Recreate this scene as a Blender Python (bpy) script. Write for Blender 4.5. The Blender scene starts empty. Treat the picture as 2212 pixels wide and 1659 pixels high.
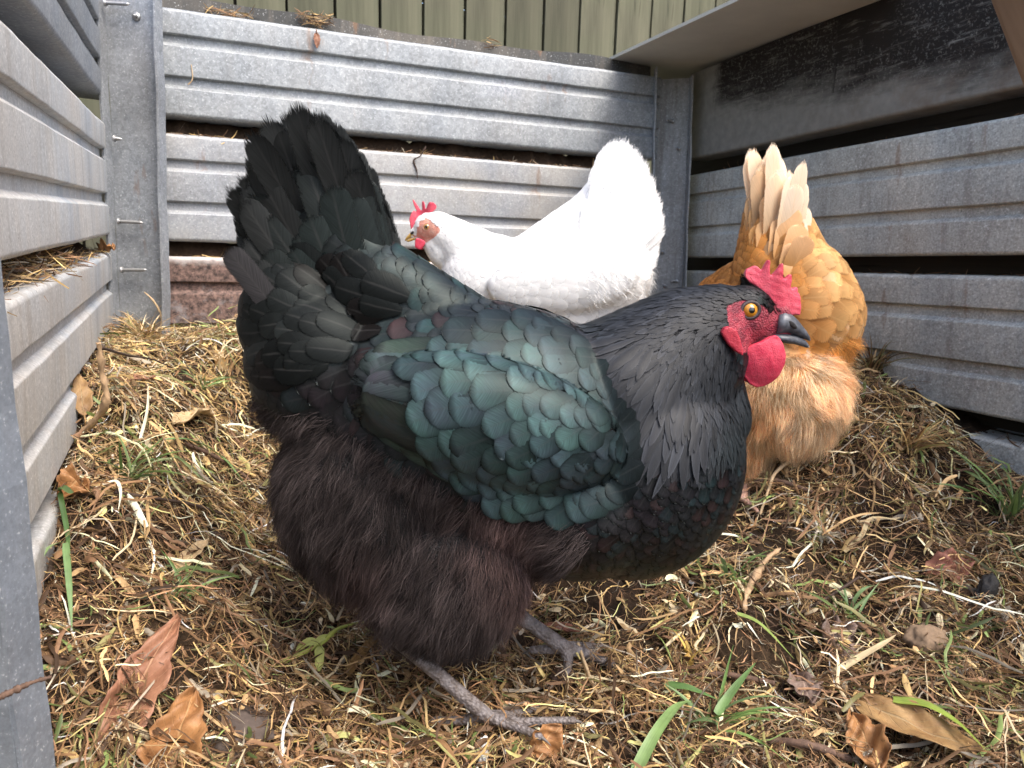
import bpy, bmesh, math, random
import numpy as np
from mathutils import Vector, Matrix
from mathutils.bvhtree import BVHTree
from mathutils.kdtree import KDTree

R = math.radians
rng = np.random.default_rng(7)
random.seed(7)
scene = bpy.context.scene
COL = scene.collection

# ------------------------------------------------------------------ camera
# all layout measurements below were read off a 2212 x 1659 view
CX, CY, F = 1106.0, 829.5, 1565.0
PITCH, ROLL, CAMH = R(-10.6), R(1.75), 0.44
CAMPOS = np.array([0.0, 0.0, CAMH])

def _dir(x, y):
    c, s = math.cos(ROLL), math.sin(ROLL)
    xr, yr = c * x - s * y, s * x + c * y
    cp, sp = math.cos(PITCH), math.sin(PITCH)
    return xr, cp, sp, yr

def ray(px, py):
    xr, cp, sp, yr = _dir((px - CX) / F, -(py - CY) / F)
    return np.array([xr, cp - sp * yr, sp + cp * yr])

def at(px, py, Y):
    r = ray(px, py)
    return CAMPOS + r * (Y / r[1])

_x = np.array(ray(CX + F, CY)) - np.array(ray(CX, CY))
_y = np.array(ray(CX, CY - F)) - np.array(ray(CX, CY))
_f = np.array(ray(CX, CY))
CAM_R, CAM_U, CAM_F = _x / np.linalg.norm(_x), _y / np.linalg.norm(_y), _f / np.linalg.norm(_f)

def project(P):
    q = np.asarray(P, float) - CAMPOS
    z = q @ CAM_F
    return np.stack([CX + F * (q @ CAM_R) / z, CY - F * (q @ CAM_U) / z], -1)

cam_data = bpy.data.cameras.new('camera')
cam_data.sensor_fit = 'HORIZONTAL'
cam_data.sensor_width = 36.0
cam_data.lens = 36.0 * F / 2212.0
cam_data.clip_start = 0.02
cam_data.clip_end = 200.0
cam_data.dof.use_dof = True
cam_data.dof.focus_distance = 0.68
cam_data.dof.aperture_fstop = 14.0
cam = bpy.data.objects.new('camera', cam_data)
COL.objects.link(cam)
m = Matrix.Identity(4)
for i in range(3):
    m[i][0], m[i][1], m[i][2], m[i][3] = CAM_R[i], CAM_U[i], -CAM_F[i], CAMPOS[i]
cam.matrix_world = m
scene.camera = cam
scene.cycles.transparent_max_bounces = 24

# ------------------------------------------------------------------ daylight
SUN_DIR = Vector((0.40, -0.36, 0.84)).normalized()      # towards the sun
world = bpy.data.worlds.new('World')
scene.world = world
world.use_nodes = True
wn = world.node_tree
bg = wn.nodes['Background']
sky = wn.nodes.new('ShaderNodeTexSky')
sky.sky_type = 'NISHITA'
sky.sun_disc = False
sky.sun_elevation = math.asin(SUN_DIR.z)
sky.sun_rotation = math.atan2(SUN_DIR.x, SUN_DIR.y)
sky.air_density = 1.0
sky.dust_density = 4.0
sky.ozone_density = 0.6
wn.links.new(sky.outputs[0], bg.inputs[0])
bg.inputs[1].default_value = 0.15
sun = bpy.data.lights.new('sun', 'SUN')
sun.energy = 1.3
sun.angle = R(28)
sun.color = (1.0, 0.96, 0.9)
sun_o = bpy.data.objects.new('sun', sun)
COL.objects.link(sun_o)
sun_o.rotation_euler = SUN_DIR.to_track_quat('Z', 'Y').to_euler()
scene.view_settings.view_transform = 'Standard'
scene.view_settings.look = 'None'
scene.view_settings.exposure = 1.5
scene.view_settings.gamma = 1.0

# ------------------------------------------------------------------ helpers
def link(o, parent=None):
    COL.objects.link(o)
    if parent is not None:
        o.parent = parent
    return o

def tag(o, label=None, cat=None, group=None, kind=None):
    if label: o['label'] = label
    if cat: o['category'] = cat
    if group: o['group'] = group
    if kind: o['kind'] = kind
    return o

def empty(name, loc=(0, 0, 0), **kw):
    o = bpy.data.objects.new(name, None)
    o.empty_display_size = 0.05
    o.location = loc
    link(o)
    return tag(o, **kw)

def child(o, root):
    """parent keeping world placement (roots are unrotated)"""
    o.parent = root
    o.location = Vector(o.location) - Vector(root.location)
    return o

def mesh_arrays(name, V, Fq, mat, uv=None, tint=None, smooth=True):
    V = np.asarray(V, np.float32).reshape(-1, 3)
    Fq = np.asarray(Fq, np.int32)
    k = Fq.shape[1]
    me = bpy.data.meshes.new(name)
    me.vertices.add(len(V)); me.vertices.foreach_set('co', V.ravel())
    me.loops.add(Fq.size); me.loops.foreach_set('vertex_index', Fq.ravel())
    me.polygons.add(len(Fq)); me.polygons.foreach_set('loop_start', np.arange(0, Fq.size, k, dtype=np.int32))
    me.update(calc_edges=True)
    if smooth:
        me.polygons.foreach_set('use_smooth', np.ones(len(Fq), bool))
    if uv is not None:
        l = me.uv_layers.new(name='UVMap')
        l.data.foreach_set('uv', np.asarray(uv, np.float32)[Fq.ravel()].ravel())
    if tint is not None:
        a = me.color_attributes.new('tint', 'FLOAT_COLOR', 'POINT')
        t = np.ones((len(V), 4), np.float32); t[:, :tint.shape[1]] = tint
        a.data.foreach_set('color', t.ravel())
    me.materials.append(mat)
    me.validate()
    return me

def obj(name, me, parent=None, loc=None):
    o = bpy.data.objects.new(name, me)
    link(o)
    if loc is not None: o.location = loc
    if parent is not None: child(o, parent)
    return o

def bm_obj(name, bm, mat, parent=None, smooth=False, bevel=0.0, matrix=None):
    if bevel:
        bmesh.ops.bevel(bm, geom=[e for e in bm.edges if e.is_manifold and e.calc_face_angle(0) > 0.5], offset=bevel, segments=2, affect='EDGES', profile=0.6)
    bmesh.ops.recalc_face_normals(bm, faces=bm.faces)
    me = bpy.data.meshes.new(name)
    bm.to_mesh(me); bm.free()
    me.materials.append(mat)
    if smooth:
        me.polygons.foreach_set('use_smooth', np.ones(len(me.polygons), bool))
    o = bpy.data.objects.new(name, me)
    link(o)
    if matrix is not None: o.matrix_world = matrix
    if parent is not None: o.parent = parent
    return o

def norm(a):
    return a / np.maximum(np.linalg.norm(a, axis=-1, keepdims=True), 1e-9)

def idw(keys, xy, power=3.0):
    """inverse distance interpolation of key values; keys rows: x, y, values"""
    K = np.asarray(keys, float)
    d = np.linalg.norm(xy[:, None, :] - K[None, :, :2], axis=2) + 1e-6
    w = d ** -power
    w /= w.sum(1, keepdims=True)
    return w @ K[:, 2:]

def inside(poly, xy):
    p = np.asarray(poly, float); x, y = xy[:, 0], xy[:, 1]
    c = np.zeros(len(xy), bool); j = len(p) - 1
    for i in range(len(p)):
        xi, yi, xj, yj = p[i, 0], p[i, 1], p[j, 0], p[j, 1]
        hit = ((yi > y) != (yj > y)) & (x < (xj - xi) * (y - yi) / (yj - yi + 1e-12) + xi)
        c ^= hit; j = i
    return c

def vnoise(P, scale, seed=0):
    """cheap smooth noise in -1..1 from summed sines"""
    g = np.random.default_rng(seed)
    out = np.zeros(len(P))
    for k in range(6):
        d = g.normal(size=P.shape[1]) * scale * (0.6 + 0.35 * k)
        out += np.sin(P @ d + g.uniform(0, 6.28)) / (1 + 0.25 * k)
    return out / 3.2

# ------------------------------------------------------------------ node materials
class M:
    def __init__(s, name):
        s.m = bpy.data.materials.new(name); s.m.use_nodes = True
        s.t = s.m.node_tree
        s.b = s.t.nodes['Principled BSDF']
    def n(s, typ, **kw):
        nd = s.t.nodes.new('ShaderNode' + typ)
        for k, v in kw.items(): setattr(nd, k, v)
        return nd
    def put(s, sock, v):
        if isinstance(v, bpy.types.NodeSocket): s.t.links.new(v, sock)
        elif v is not None:
            if hasattr(sock.default_value, '__len__') and not hasattr(v, '__len__'): v = (v, v, v, 1)
            if hasattr(v, '__len__') and len(v) == 3 and len(sock.default_value) == 4: v = (*v, 1)
            sock.default_value = v
    def math(s, op, a, b=None, c=None, clamp=False):
        nd = s.n('Math', operation=op, use_clamp=clamp)
        s.put(nd.inputs[0], a)
        if b is not None: s.put(nd.inputs[1], b)
        if c is not None: s.put(nd.inputs[2], c)
        return nd.outputs[0]
    def mix(s, f, a, b, mode='MIX'):
        nd = s.n('Mix', data_type='RGBA', blend_type=mode)
        s.put(nd.inputs[0], f); s.put(nd.inputs[6], a); s.put(nd.inputs[7], b)
        return nd.outputs[2]
    def ramp(s, f, stops, interp='LINEAR'):
        nd = s.n('ValToRGB'); nd.color_ramp.interpolation = interp
        e = nd.color_ramp.elements
        while len(e) < len(stops): e.new(0.5)
        for i, (p, c) in enumerate(stops):
            e[i].position = p
            e[i].color = (c, c, c, 1) if not hasattr(c, '__len__') else (*c[:3], 1)
        s.put(nd.inputs[0], f)
        return nd.outputs[0]
    def coord(s, scale=(1, 1, 1), kind='Object', loc=(0, 0, 0)):
        tc = s.n('TexCoord'); mp = s.n('Mapping')
        s.t.links.new(tc.outputs[kind], mp.inputs[0])
        mp.inputs['Scale'].default_value = scale; mp.inputs['Location'].default_value = loc
        return mp.outputs[0]
    def noise(s, vec, scale, detail=4, rough=0.55, dist=0.0):
        nd = s.n('TexNoise'); s.put(nd.inputs['Vector'], vec)
        nd.inputs['Scale'].default_value = scale; nd.inputs['Detail'].default_value = detail
        nd.inputs['Roughness'].default_value = rough; nd.inputs['Distortion'].default_value = dist
        return nd.outputs[0]
    def voro(s, vec, scale, feature='F1', out='Distance'):
        nd = s.n('TexVoronoi', feature=feature); s.put(nd.inputs['Vector'], vec); nd.inputs['Scale'].default_value = scale
        return nd.outputs[out]
    def attr(s, name='tint', out=0):
        nd = s.n('Attribute', attribute_name=name); return nd.outputs[out]
    def sep(s, vec):
        nd = s.n('SeparateXYZ'); s.put(nd.inputs[0], vec); return nd.outputs
    def bump(s, h, strength=0.3, dist=0.002):
        nd = s.n('Bump'); s.put(nd.inputs['Height'], h)
        nd.inputs['Strength'].default_value = strength; nd.inputs['Distance'].default_value = dist
        s.t.links.new(nd.outputs[0], s.b.inputs['Normal'])
    def set(s, **kw):
        names = dict(color='Base Color', rough='Roughness', metal='Metallic', spec='Specular IOR Level', coat='Coat Weight',
                     sheen='Sheen Weight', sss='Subsurface Weight', trans='Transmission Weight', coat_rough='Coat Roughness')
        for k, v in kw.items(): s.put(s.b.inputs[names[k]], v)
        return s

def galv(name, light, dark, warm=(0.4, 0.34, 0.27), warm_amt=0.15, spangle=1.0, dirt=0.4, metal=0.25, patch=None, rough=0.5, streak=0.3, off=0.0, low_dirt=0.0, grain=0.5, tone=0.35):
    """weathered hot dip galvanised steel: spangle crystals, white rust, dirt and run marks"""
    m = M(name)
    c = m.coord(loc=(off, off * 0.7, off * 1.3))
    dist = m.n('VectorMath', operation='ADD')
    nd = m.n('TexNoise'); m.put(nd.inputs['Vector'], c); nd.inputs['Scale'].default_value = 90; nd.inputs['Detail'].default_value = 3
    sc = m.n('VectorMath', operation='SCALE'); m.put(sc.inputs[0], nd.outputs['Color']); sc.inputs['Scale'].default_value = 0.012
    m.put(dist.inputs[0], c); m.put(dist.inputs[1], sc.outputs[0])
    cell = m.sep(m.voro(dist.outputs[0], 190, out='Color'))[0]
    cell2 = m.sep(m.voro(dist.outputs[0], 300, out='Color'))[1]
    sp = m.math('MULTIPLY_ADD', cell, 0.75, m.math('MULTIPLY', cell2, 0.35))
    blot = m.noise(c, 9, 5, 0.6)
    fac = m.math('ADD', m.math('MULTIPLY', m.math('SUBTRACT', sp, 0.5), 0.55 * spangle), m.ramp(blot, [(0.3, 0.25), (0.7, 0.75)]), clamp=True)
    col = m.mix(fac, dark, light)
    wn_ = m.ramp(m.noise(c, 4.0, 5, 0.6), [(0.42, 0.0), (0.68, 1.0)])
    col = m.mix(m.math('MULTIPLY', wn_, warm_amt), col, warm)
    run = m.noise(m.coord(scale=(60, 60, 3.5), loc=(off, 0, 0)), 1.0, 4, 0.6)
    col = m.mix(m.math('MULTIPLY', m.ramp(run, [(0.5, 0), (0.72, 1)]), streak), col, tuple(x * 0.55 for x in warm))
    speck = m.ramp(m.noise(c, 260, 3, 0.7), [(0.60, 0), (0.72, 1)])
    mask = m.ramp(m.noise(c, 7, 4, 0.65), [(0.45, 0), (0.62, 1)])
    col = m.mix(m.math('MULTIPLY', m.math('MULTIPLY', speck, mask), dirt), col, (0.05, 0.05, 0.055))
    white = m.math('MULTIPLY', m.ramp(m.noise(c, 330, 2, 0.7), [(0.63, 0), (0.7, 1)]), 0.35)
    col = m.mix(white, col, (0.75, 0.76, 0.76))
    tn = m.noise(m.coord(scale=(11, 11, 3.2), loc=(off, off, 0)), 1.0, 5, 0.62)
    col = m.mix(tone, col, m.mix(1.0, col, m.ramp(tn, [(0.32, (0.78, 0.84, 0.92)), (0.5, (1.0, 1.0, 1.0)), (0.66, (1.05, 1.0, 0.95))]), 'MULTIPLY'))
    fine = m.math('MULTIPLY_ADD', m.noise(c, 330, 3, 0.7), grain * 1.4, 1 - grain * 0.7)
    col = m.mix(1.0, col, fine, 'MULTIPLY')
    rust = m.ramp(m.noise(m.coord(scale=(22, 22, 5), loc=(off * 3, 0, 1)), 1.0, 5, 0.65), [(0.64, 0), (0.71, 1)])
    col = m.mix(m.math('MULTIPLY', rust, 0.5), col, (0.20, 0.10, 0.045))
    if patch:
        (px, pz, rx, rz) = patch
        x, y, z = m.sep(m.coord())
        d = m.math('MAXIMUM', m.math('ABSOLUTE', m.math('DIVIDE', m.math('SUBTRACT', x, px), rx)), m.math('ABSOLUTE', m.math('DIVIDE', m.math('SUBTRACT', z, pz), rz)))
        pm = m.ramp(m.math('ADD', d, m.math('MULTIPLY', m.noise(c, 30, 4), 0.7)), [(0.55, 1), (1.35, 0)])
        sp2 = m.ramp(m.noise(c, 240, 3, 0.75), [(0.44, 0), (0.6, 1)])
        col = m.mix(m.math('MULTIPLY', pm, m.math('MULTIPLY', sp2, 0.9)), col, (0.07, 0.08, 0.095))
        col = m.mix(m.math('MULTIPLY', pm, 0.25), col, (0.6, 0.62, 0.66))
    if low_dirt:
        x, y, z = m.sep(m.coord())
        ld = m.ramp(m.math('ADD', m.math('MULTIPLY', z, 5), m.noise(c, 14, 4)), [(0.3, 1), (0.8, 0)])
        col = m.mix(m.math('MULTIPLY', ld, low_dirt), col, (0.13, 0.10, 0.075))
    m.set(color=col, rough=m.math('MULTIPLY_ADD', blot, 0.3, rough - 0.1), metal=metal, spec=0.4)
    m.bump(m.math('ADD', m.math('MULTIPLY', sp, 0.3), m.noise(c, 200, 3)), 0.18, 0.0008)
    return m.m

GALV_BACK = galv('galvanised_bright', (0.385, 0.405, 0.415), (0.165, 0.178, 0.187), spangle=1.0, patch=(-0.62, 0.105, 0.085, 0.032), warm_amt=0.06, streak=0.08)
GALV_MID = galv('galvanised_pale', (0.405, 0.42, 0.435), (0.205, 0.215, 0.23), spangle=0.8, warm=(0.50, 0.44, 0.34), warm_amt=0.4, streak=0.12, off=3.3, dirt=0.6)
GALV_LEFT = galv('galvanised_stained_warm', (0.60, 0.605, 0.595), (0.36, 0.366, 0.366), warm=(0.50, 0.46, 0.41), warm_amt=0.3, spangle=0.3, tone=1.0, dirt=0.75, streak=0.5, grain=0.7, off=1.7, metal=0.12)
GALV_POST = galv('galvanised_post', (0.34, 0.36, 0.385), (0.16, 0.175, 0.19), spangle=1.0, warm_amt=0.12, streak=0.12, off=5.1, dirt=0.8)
GALV_DARK = galv('galvanised_grimy', (0.58, 0.585, 0.535), (0.25, 0.252, 0.232), warm=(0.24, 0.19, 0.14), warm_amt=0.4, spangle=0.7, grain=1.1, tone=0.5, dirt=0.7, streak=0.35, off=2.2, metal=0.15, rough=0.6)
GALV_CAP = galv('dark_steel', (0.055, 0.055, 0.052), (0.025, 0.026, 0.025), warm_amt=0.2, spangle=0.4, off=7.1, metal=0.3)
GALV_RPOST = galv('galvanised_post_grimy', (0.33, 0.34, 0.345), (0.17, 0.175, 0.178), warm=(0.16, 0.13, 0.10), warm_amt=0.35, streak=0.5, off=9.4, dirt=1.0)
GALV_NEAR = galv('galvanised_post_near', (0.27, 0.295, 0.33), (0.15, 0.168, 0.19), warm_amt=0.12, streak=0.1, off=6.1, dirt=0.5, spangle=0.7)

def rusty():
    m = M('rusted_galvanised')
    c = m.coord(); x, y, z = m.sep(c)
    base = m.mix(m.ramp(m.noise(c, 130, 4, 0.8), [(0.35, 0), (0.68, 1)]), (0.022, 0.015, 0.014), (0.26, 0.165, 0.135))
    grey = m.ramp(m.math('ADD', m.noise(c, 22, 5, 0.7), m.math('MULTIPLY', z, -1.6)), [(0.36, 0), (0.52, 1)])
    base = m.mix(m.math('MULTIPLY', grey, 0.75), base, m.mix(m.noise(c, 240, 3, 0.75), (0.12, 0.115, 0.12), (0.42, 0.41, 0.42)))
    top = m.ramp(m.math('ADD', z, m.math('MULTIPLY', m.noise(c, 60, 3), 0.02)), [(0.182, 0), (0.192, 1)])
    base = m.mix(m.math('MULTIPLY', top, 0.8), base, (0.55, 0.52, 0.50))
    m.set(color=base, rough=0.8, metal=0.05)
    m.bump(m.noise(c, 200, 4, 0.75), 0.6, 0.0015)
    return m.m
RUSTY = rusty()

def sooty():
    m = M('soot_stained_galvanised')
    c = m.coord(); x, y, z = m.sep(c)
    x = m.math('MULTIPLY', x, -1.0)
    g = m.mix(m.noise(c, 60, 4, 0.6), (0.13, 0.124, 0.108), (0.28, 0.267, 0.236))
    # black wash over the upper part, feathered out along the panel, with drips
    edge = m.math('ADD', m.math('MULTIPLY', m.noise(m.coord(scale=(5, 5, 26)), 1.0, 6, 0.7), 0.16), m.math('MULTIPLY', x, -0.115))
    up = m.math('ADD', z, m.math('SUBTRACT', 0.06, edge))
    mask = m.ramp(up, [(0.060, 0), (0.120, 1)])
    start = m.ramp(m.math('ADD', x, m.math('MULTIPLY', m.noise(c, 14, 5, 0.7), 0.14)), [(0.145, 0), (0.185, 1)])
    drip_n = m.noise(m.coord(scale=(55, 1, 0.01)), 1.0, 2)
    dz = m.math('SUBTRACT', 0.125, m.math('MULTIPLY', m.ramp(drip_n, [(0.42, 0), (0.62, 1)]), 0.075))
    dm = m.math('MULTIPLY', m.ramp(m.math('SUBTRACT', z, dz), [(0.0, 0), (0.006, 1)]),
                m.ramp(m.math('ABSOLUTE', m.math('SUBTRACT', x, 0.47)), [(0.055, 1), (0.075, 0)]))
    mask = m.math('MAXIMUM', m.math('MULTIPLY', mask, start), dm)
    flake = m.ramp(m.noise(m.coord(scale=(13, 13, 105)), 1.0, 6, 0.78), [(0.54, 1), (0.70, 0.15)])
    speck = m.ramp(m.noise(c, 240, 2, 0.7), [(0.55, 1), (0.74, 0.35)])
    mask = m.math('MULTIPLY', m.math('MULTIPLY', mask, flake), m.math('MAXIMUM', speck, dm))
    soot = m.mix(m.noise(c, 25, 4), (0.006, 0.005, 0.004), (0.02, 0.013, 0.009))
    brown = m.ramp(m.noise(c, 16, 5, 0.7), [(0.45, 0), (0.65, 1)])
    brown = m.math('MULTIPLY', brown, m.ramp(x, [(0.3, 0), (0.8, 1)]))
    g = m.mix(m.math('MULTIPLY', brown, 0.75), g, (0.13, 0.085, 0.055))
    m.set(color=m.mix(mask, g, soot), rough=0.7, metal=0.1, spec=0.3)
    m.bump(m.noise(c, 180, 3), 0.25, 0.001)
    return m.m
SOOTY = sooty()

def timber(name, a, b, grain=(3, 40, 40), moss=None):
    m = M(name)
    c = m.coord(scale=grain)
    n1 = m.noise(c, 1.0, 6, 0.6, 0.4)
    col = m.mix(m.ramp(n1, [(0.3, 0), (0.7, 1)]), a, b)
    if moss:
        col = m.mix(m.math('MULTIPLY', m.ramp(m.noise(m.coord(), 6, 4), [(0.4, 0), (0.7, 1)]), 0.5), col, moss)
    oi = m.n('ObjectInfo')
    col = m.mix(1.0, col, m.math('MULTIPLY_ADD', oi.outputs['Random'], 0.45, 0.75), 'MULTIPLY')
    crack = m.ramp(m.noise(m.coord(scale=tuple(g * 1.7 for g in grain)), 1.0, 3), [(0.30, 1), (0.37, 0)])
    col = m.mix(m.math('MULTIPLY', crack, 0.6), col, tuple(x * 0.35 for x in a))
    m.set(color=col, rough=0.8, spec=0.25)
    m.bump(n1, 0.4, 0.003)
    return m.m
FENCE = timber('treated_pine_paling', (0.060, 0.059, 0.039), (0.125, 0.12, 0.08), grain=(45, 45, 2.5), moss=(0.085, 0.095, 0.055))
BEAM = timber('raw_timber', (0.16, 0.09, 0.05), (0.27, 0.165, 0.095), grain=(60, 60, 4))

def plain(name, col, rough=0.6, noise=None, metal=0.0, var=0.3, spec=0.4):
    m = M(name)
    c = m.coord()
    k = m.math('MULTIPLY_ADD', m.noise(c, noise or 60, 4, 0.6), var * 2, 1 - var)
    m.set(color=m.mix(1.0, col, k, 'MULTIPLY'), rough=rough, metal=metal, spec=spec)
    m.bump(m.noise(c, (noise or 60) * 3, 3), 0.3, 0.001)
    return m.m
LID = plain('fibre_cement_sheet', (0.50, 0.475, 0.41), 0.75, 8, var=0.25)
SCREW = plain('zinc_screw', (0.42, 0.42, 0.42), 0.4, 300, metal=0.7)

def soil():
    m = M('dark_compost')
    c = m.coord()
    col = m.mix(m.ramp(m.noise(c, 45, 6, 0.7), [(0.35, 0), (0.7, 1)]), (0.010, 0.0065, 0.0045), (0.045, 0.027, 0.016))
    col = m.mix(m.math('MULTIPLY', m.ramp(m.noise(c, 6, 4), [(0.45, 0), (0.65, 1)]), 0.45), col, (0.075, 0.05, 0.028))
    m.set(color=col, rough=0.95, spec=0.15)
    m.bump(m.noise(c, 120, 6, 0.7), 0.9, 0.006)
    return m.m
SOIL = soil()

def tinted(name, rough=0.7, translucent=0.0, vein=False, spec=0.3):
    """colour from the mesh's tint attribute, with fibre streaks along the blade"""
    m = M(name)
    uv = m.sep(m.coord(kind='UV'))
    base = m.attr()
    cmb = m.n('CombineXYZ'); m.put(cmb.inputs[0], m.math('MULTIPLY', uv[0], 9)); m.put(cmb.inputs[1], m.math('MULTIPLY', uv[1], 2.5))
    oi = m.coord()
    n1 = m.noise(cmb.outputs[0], 1.0, 3)
    n2 = m.noise(oi, 70, 3)
    k = m.math('MULTIPLY_ADD', n1, 0.7, m.math('MULTIPLY_ADD', n2, 0.8, 0.22))
    col = m.mix(1.0, base, k, 'MULTIPLY')
    m.set(color=col, rough=rough, spec=spec)
    if translucent:
        tr = m.n('BsdfTranslucent'); m.put(tr.inputs[0], col)
        mx = m.n('MixShader'); mx.inputs[0].default_value = translucent
        m.t.links.new(m.b.outputs[0], mx.inputs[1]); m.t.links.new(tr.outputs[0], mx.inputs[2])
        m.t.links.new(mx.outputs[0], m.t.nodes['Material Output'].inputs[0])
    return m.m
STRAW = tinted('dry_straw', 0.65, 0.15)
GRASSM = tinted('green_grass', 0.45, 0.25, spec=0.4)
FLUFFM = tinted('down_fluff', 0.85, 0.4, spec=0.12)

def dead_leaf(name, a, b, vein, back=None):
    m = M(name)
    u, v, _ = m.sep(m.coord(kind='UV'))
    au = m.math('ABSOLUTE', m.math('SUBTRACT', u, 0.5))
    c = m.coord(); 
    col = m.mix(m.ramp(m.noise(c, 55, 5, 0.65), [(0.35, 0), (0.68, 1)]), a, b)
    side = m.math('FRACT', m.math('MULTIPLY', m.math('SUBTRACT', v, m.math('MULTIPLY', au, 0.5)), 11))
    sv = m.math('MULTIPLY', m.ramp(m.math('ABSOLUTE', m.math('SUBTRACT', side, 0.5)), [(0.0, 1), (0.08, 0)]), 0.5)
    vn = m.math('MAXIMUM', m.ramp(au, [(0.012, 1), (0.03, 0)]), sv)
    col = m.mix(m.math('MULTIPLY', vn, 0.7), col, vein)
    spots = m.ramp(m.noise(c, 130, 3, 0.6), [(0.66, 0), (0.72, 1)])
    col = m.mix(m.math('MULTIPLY', spots, 0.6), col, tuple(x * 0.3 for x in a))
    m.set(color=col, rough=0.55, spec=0.35)
    m.bump(m.math('ADD', m.math('MULTIPLY', vn, -0.6), m.noise(c, 130, 4)), 0.5, 0.0015)
    return m.m
LEAF_RUST = dead_leaf('rust_brown_leaf', (0.17, 0.072, 0.042), (0.34, 0.17, 0.10), (0.42, 0.25, 0.15))
LEAF_ORANGE = dead_leaf('orange_brown_leaf', (0.19, 0.085, 0.032), (0.36, 0.18, 0.07), (0.40, 0.24, 0.11))
LEAF_PALE = dead_leaf('pale_tan_leaf', (0.36, 0.25, 0.13), (0.58, 0.42, 0.24), (0.62, 0.5, 0.3))
LEAF_GREY = dead_leaf('grey_brown_leaf', (0.10, 0.065, 0.05), (0.24, 0.165, 0.13), (0.28, 0.2, 0.15))
LEAF_RED = dead_leaf('dull_red_leaf', (0.20, 0.075, 0.05), (0.34, 0.15, 0.10), (0.36, 0.2, 0.14))
LEAF_OCHRE = dead_leaf('ochre_leaf', (0.20, 0.11, 0.045), (0.34, 0.21, 0.085), (0.32, 0.23, 0.12))
# ================================================================== the pen: walls of steel panels
def hit_plane(px, py, P0, azdir):
    """ray through a measured point onto the vertical plane through P0 running along azdir"""
    d = np.array([azdir[0], azdir[1]]); n = np.array([-d[1], d[0]])
    r = ray(px, py)
    t = (n @ np.asarray(P0)[:2]) / (n @ r[:2])
    return CAMPOS + r * t

DL = norm(ray(420, 461)); DB = norm(ray(4820, 652)); DR = norm(ray(470, 567))
LC_Y, BK_Y, RC_Y = 1.25, 1.262, 1.68

def basis(xax, up, origin):
    X = Vector(xax).normalized(); Z = Vector(up); Z = (Z - X * Z.dot(X)).normalized(); Y = Z.cross(X)
    mt = Matrix((X, Y, Z)).transposed().to_4x4(); mt.translation = Vector(origin)
    return mt

def steel_panel(name, bottom, top, xax, x0, x1, mat, label, cat='panel', group=None, grooves=True, seed=0, depth=0.055, dent=0.0012):
    h = float(np.linalg.norm(np.asarray(top) - np.asarray(bottom)))
    mt = basis(xax, np.asarray(top) - np.asarray(bottom), bottom)
    r = 0.005
    pr = [(-depth, 0.014), (-depth, 0.001), (-depth + 0.001, 0.0), (-r, 0.0), (-r * 0.3, r * 0.3), (0, r)]
    if grooves:
        for f0, f1 in ((0.25, 0.385), (0.65, 0.78)):
            e = 0.0055
            pr += [(0, f0 * h), (-0.0010, f0 * h + 0.0014), (-0.0062, f0 * h + e), (-0.0085, f0 * h + e + 0.0016), (-0.0085, f1 * h - 0.0022), (-0.0075, f1 * h - 0.0012), (-0.0012, f1 * h), (0, f1 * h + 0.0012)]
    else:
        pr += [(0, h * 0.3), (0, h * 0.6)]
    pr += [(0, h - r), (-r * 0.3, h - r * 0.3), (-r, h), (-depth + 0.001, h), (-depth, h - 0.001), (-depth, h - 0.014)]
    nx = 48
    xs = np.linspace(x0, x1, nx)
    P = np.array([[(x, y, z) for (y, z) in pr] for x in xs]).reshape(-1, 3)
    front = P[:, 1] > -0.02
    P[:, 1] += np.where(front, dent * vnoise(P, 14, seed) + dent * 0.7 * vnoise(P, 45, seed + 1), 0)
    P[:, 2] += 0.0006 * vnoise(P, 30, seed + 2)
    k = len(pr); F_ = []
    for i in range(nx - 1):
        for j in range(k - 1):
            F_.append((i * k + j, (i + 1) * k + j, (i + 1) * k + j + 1, i * k + j + 1))
    me = mesh_arrays(name, P, F_, mat)
    o = bpy.data.objects.new(name, me); link(o); o.matrix_world = mt
    sol = o.modifiers.new('thickness', 'SOLIDIFY'); sol.thickness = 0.0018; sol.offset = -1
    w = o.modifiers.new('normals', 'WEIGHTED_NORMAL')
    tag(o, label, cat, group)
    return o

G_L, G_B, G_R = 'galvanised panels of the left wall', 'galvanised panels of the back wall', 'grimy panels of the right wall'
# left wall: panels run from the corner towards the camera
lw = [((228, 217), (222, 20), 'top galvanised panel of the left wall, its dark underside lip facing the camera'),
      ((244.5, 504), (233, 275), 'wide pale galvanised panel in the middle of the left wall, above the debris ledge'),
      ((254, 775), (248, 544), 'weathered beige panel with rust runs in the left wall, its ledge holding dead grass'),
      ((262, 1040), (258, 806), 'lowest left wall panel, half buried in the litter below the rust streaked one')]
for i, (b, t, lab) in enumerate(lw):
    steel_panel('ribbed_sheet', at(*b, LC_Y), at(*t, LC_Y), -DL, 0.004, 1.5, (GALV_LEFT if i else GALV_POST), lab, group=G_L, seed=10 + i * 5)
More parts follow.
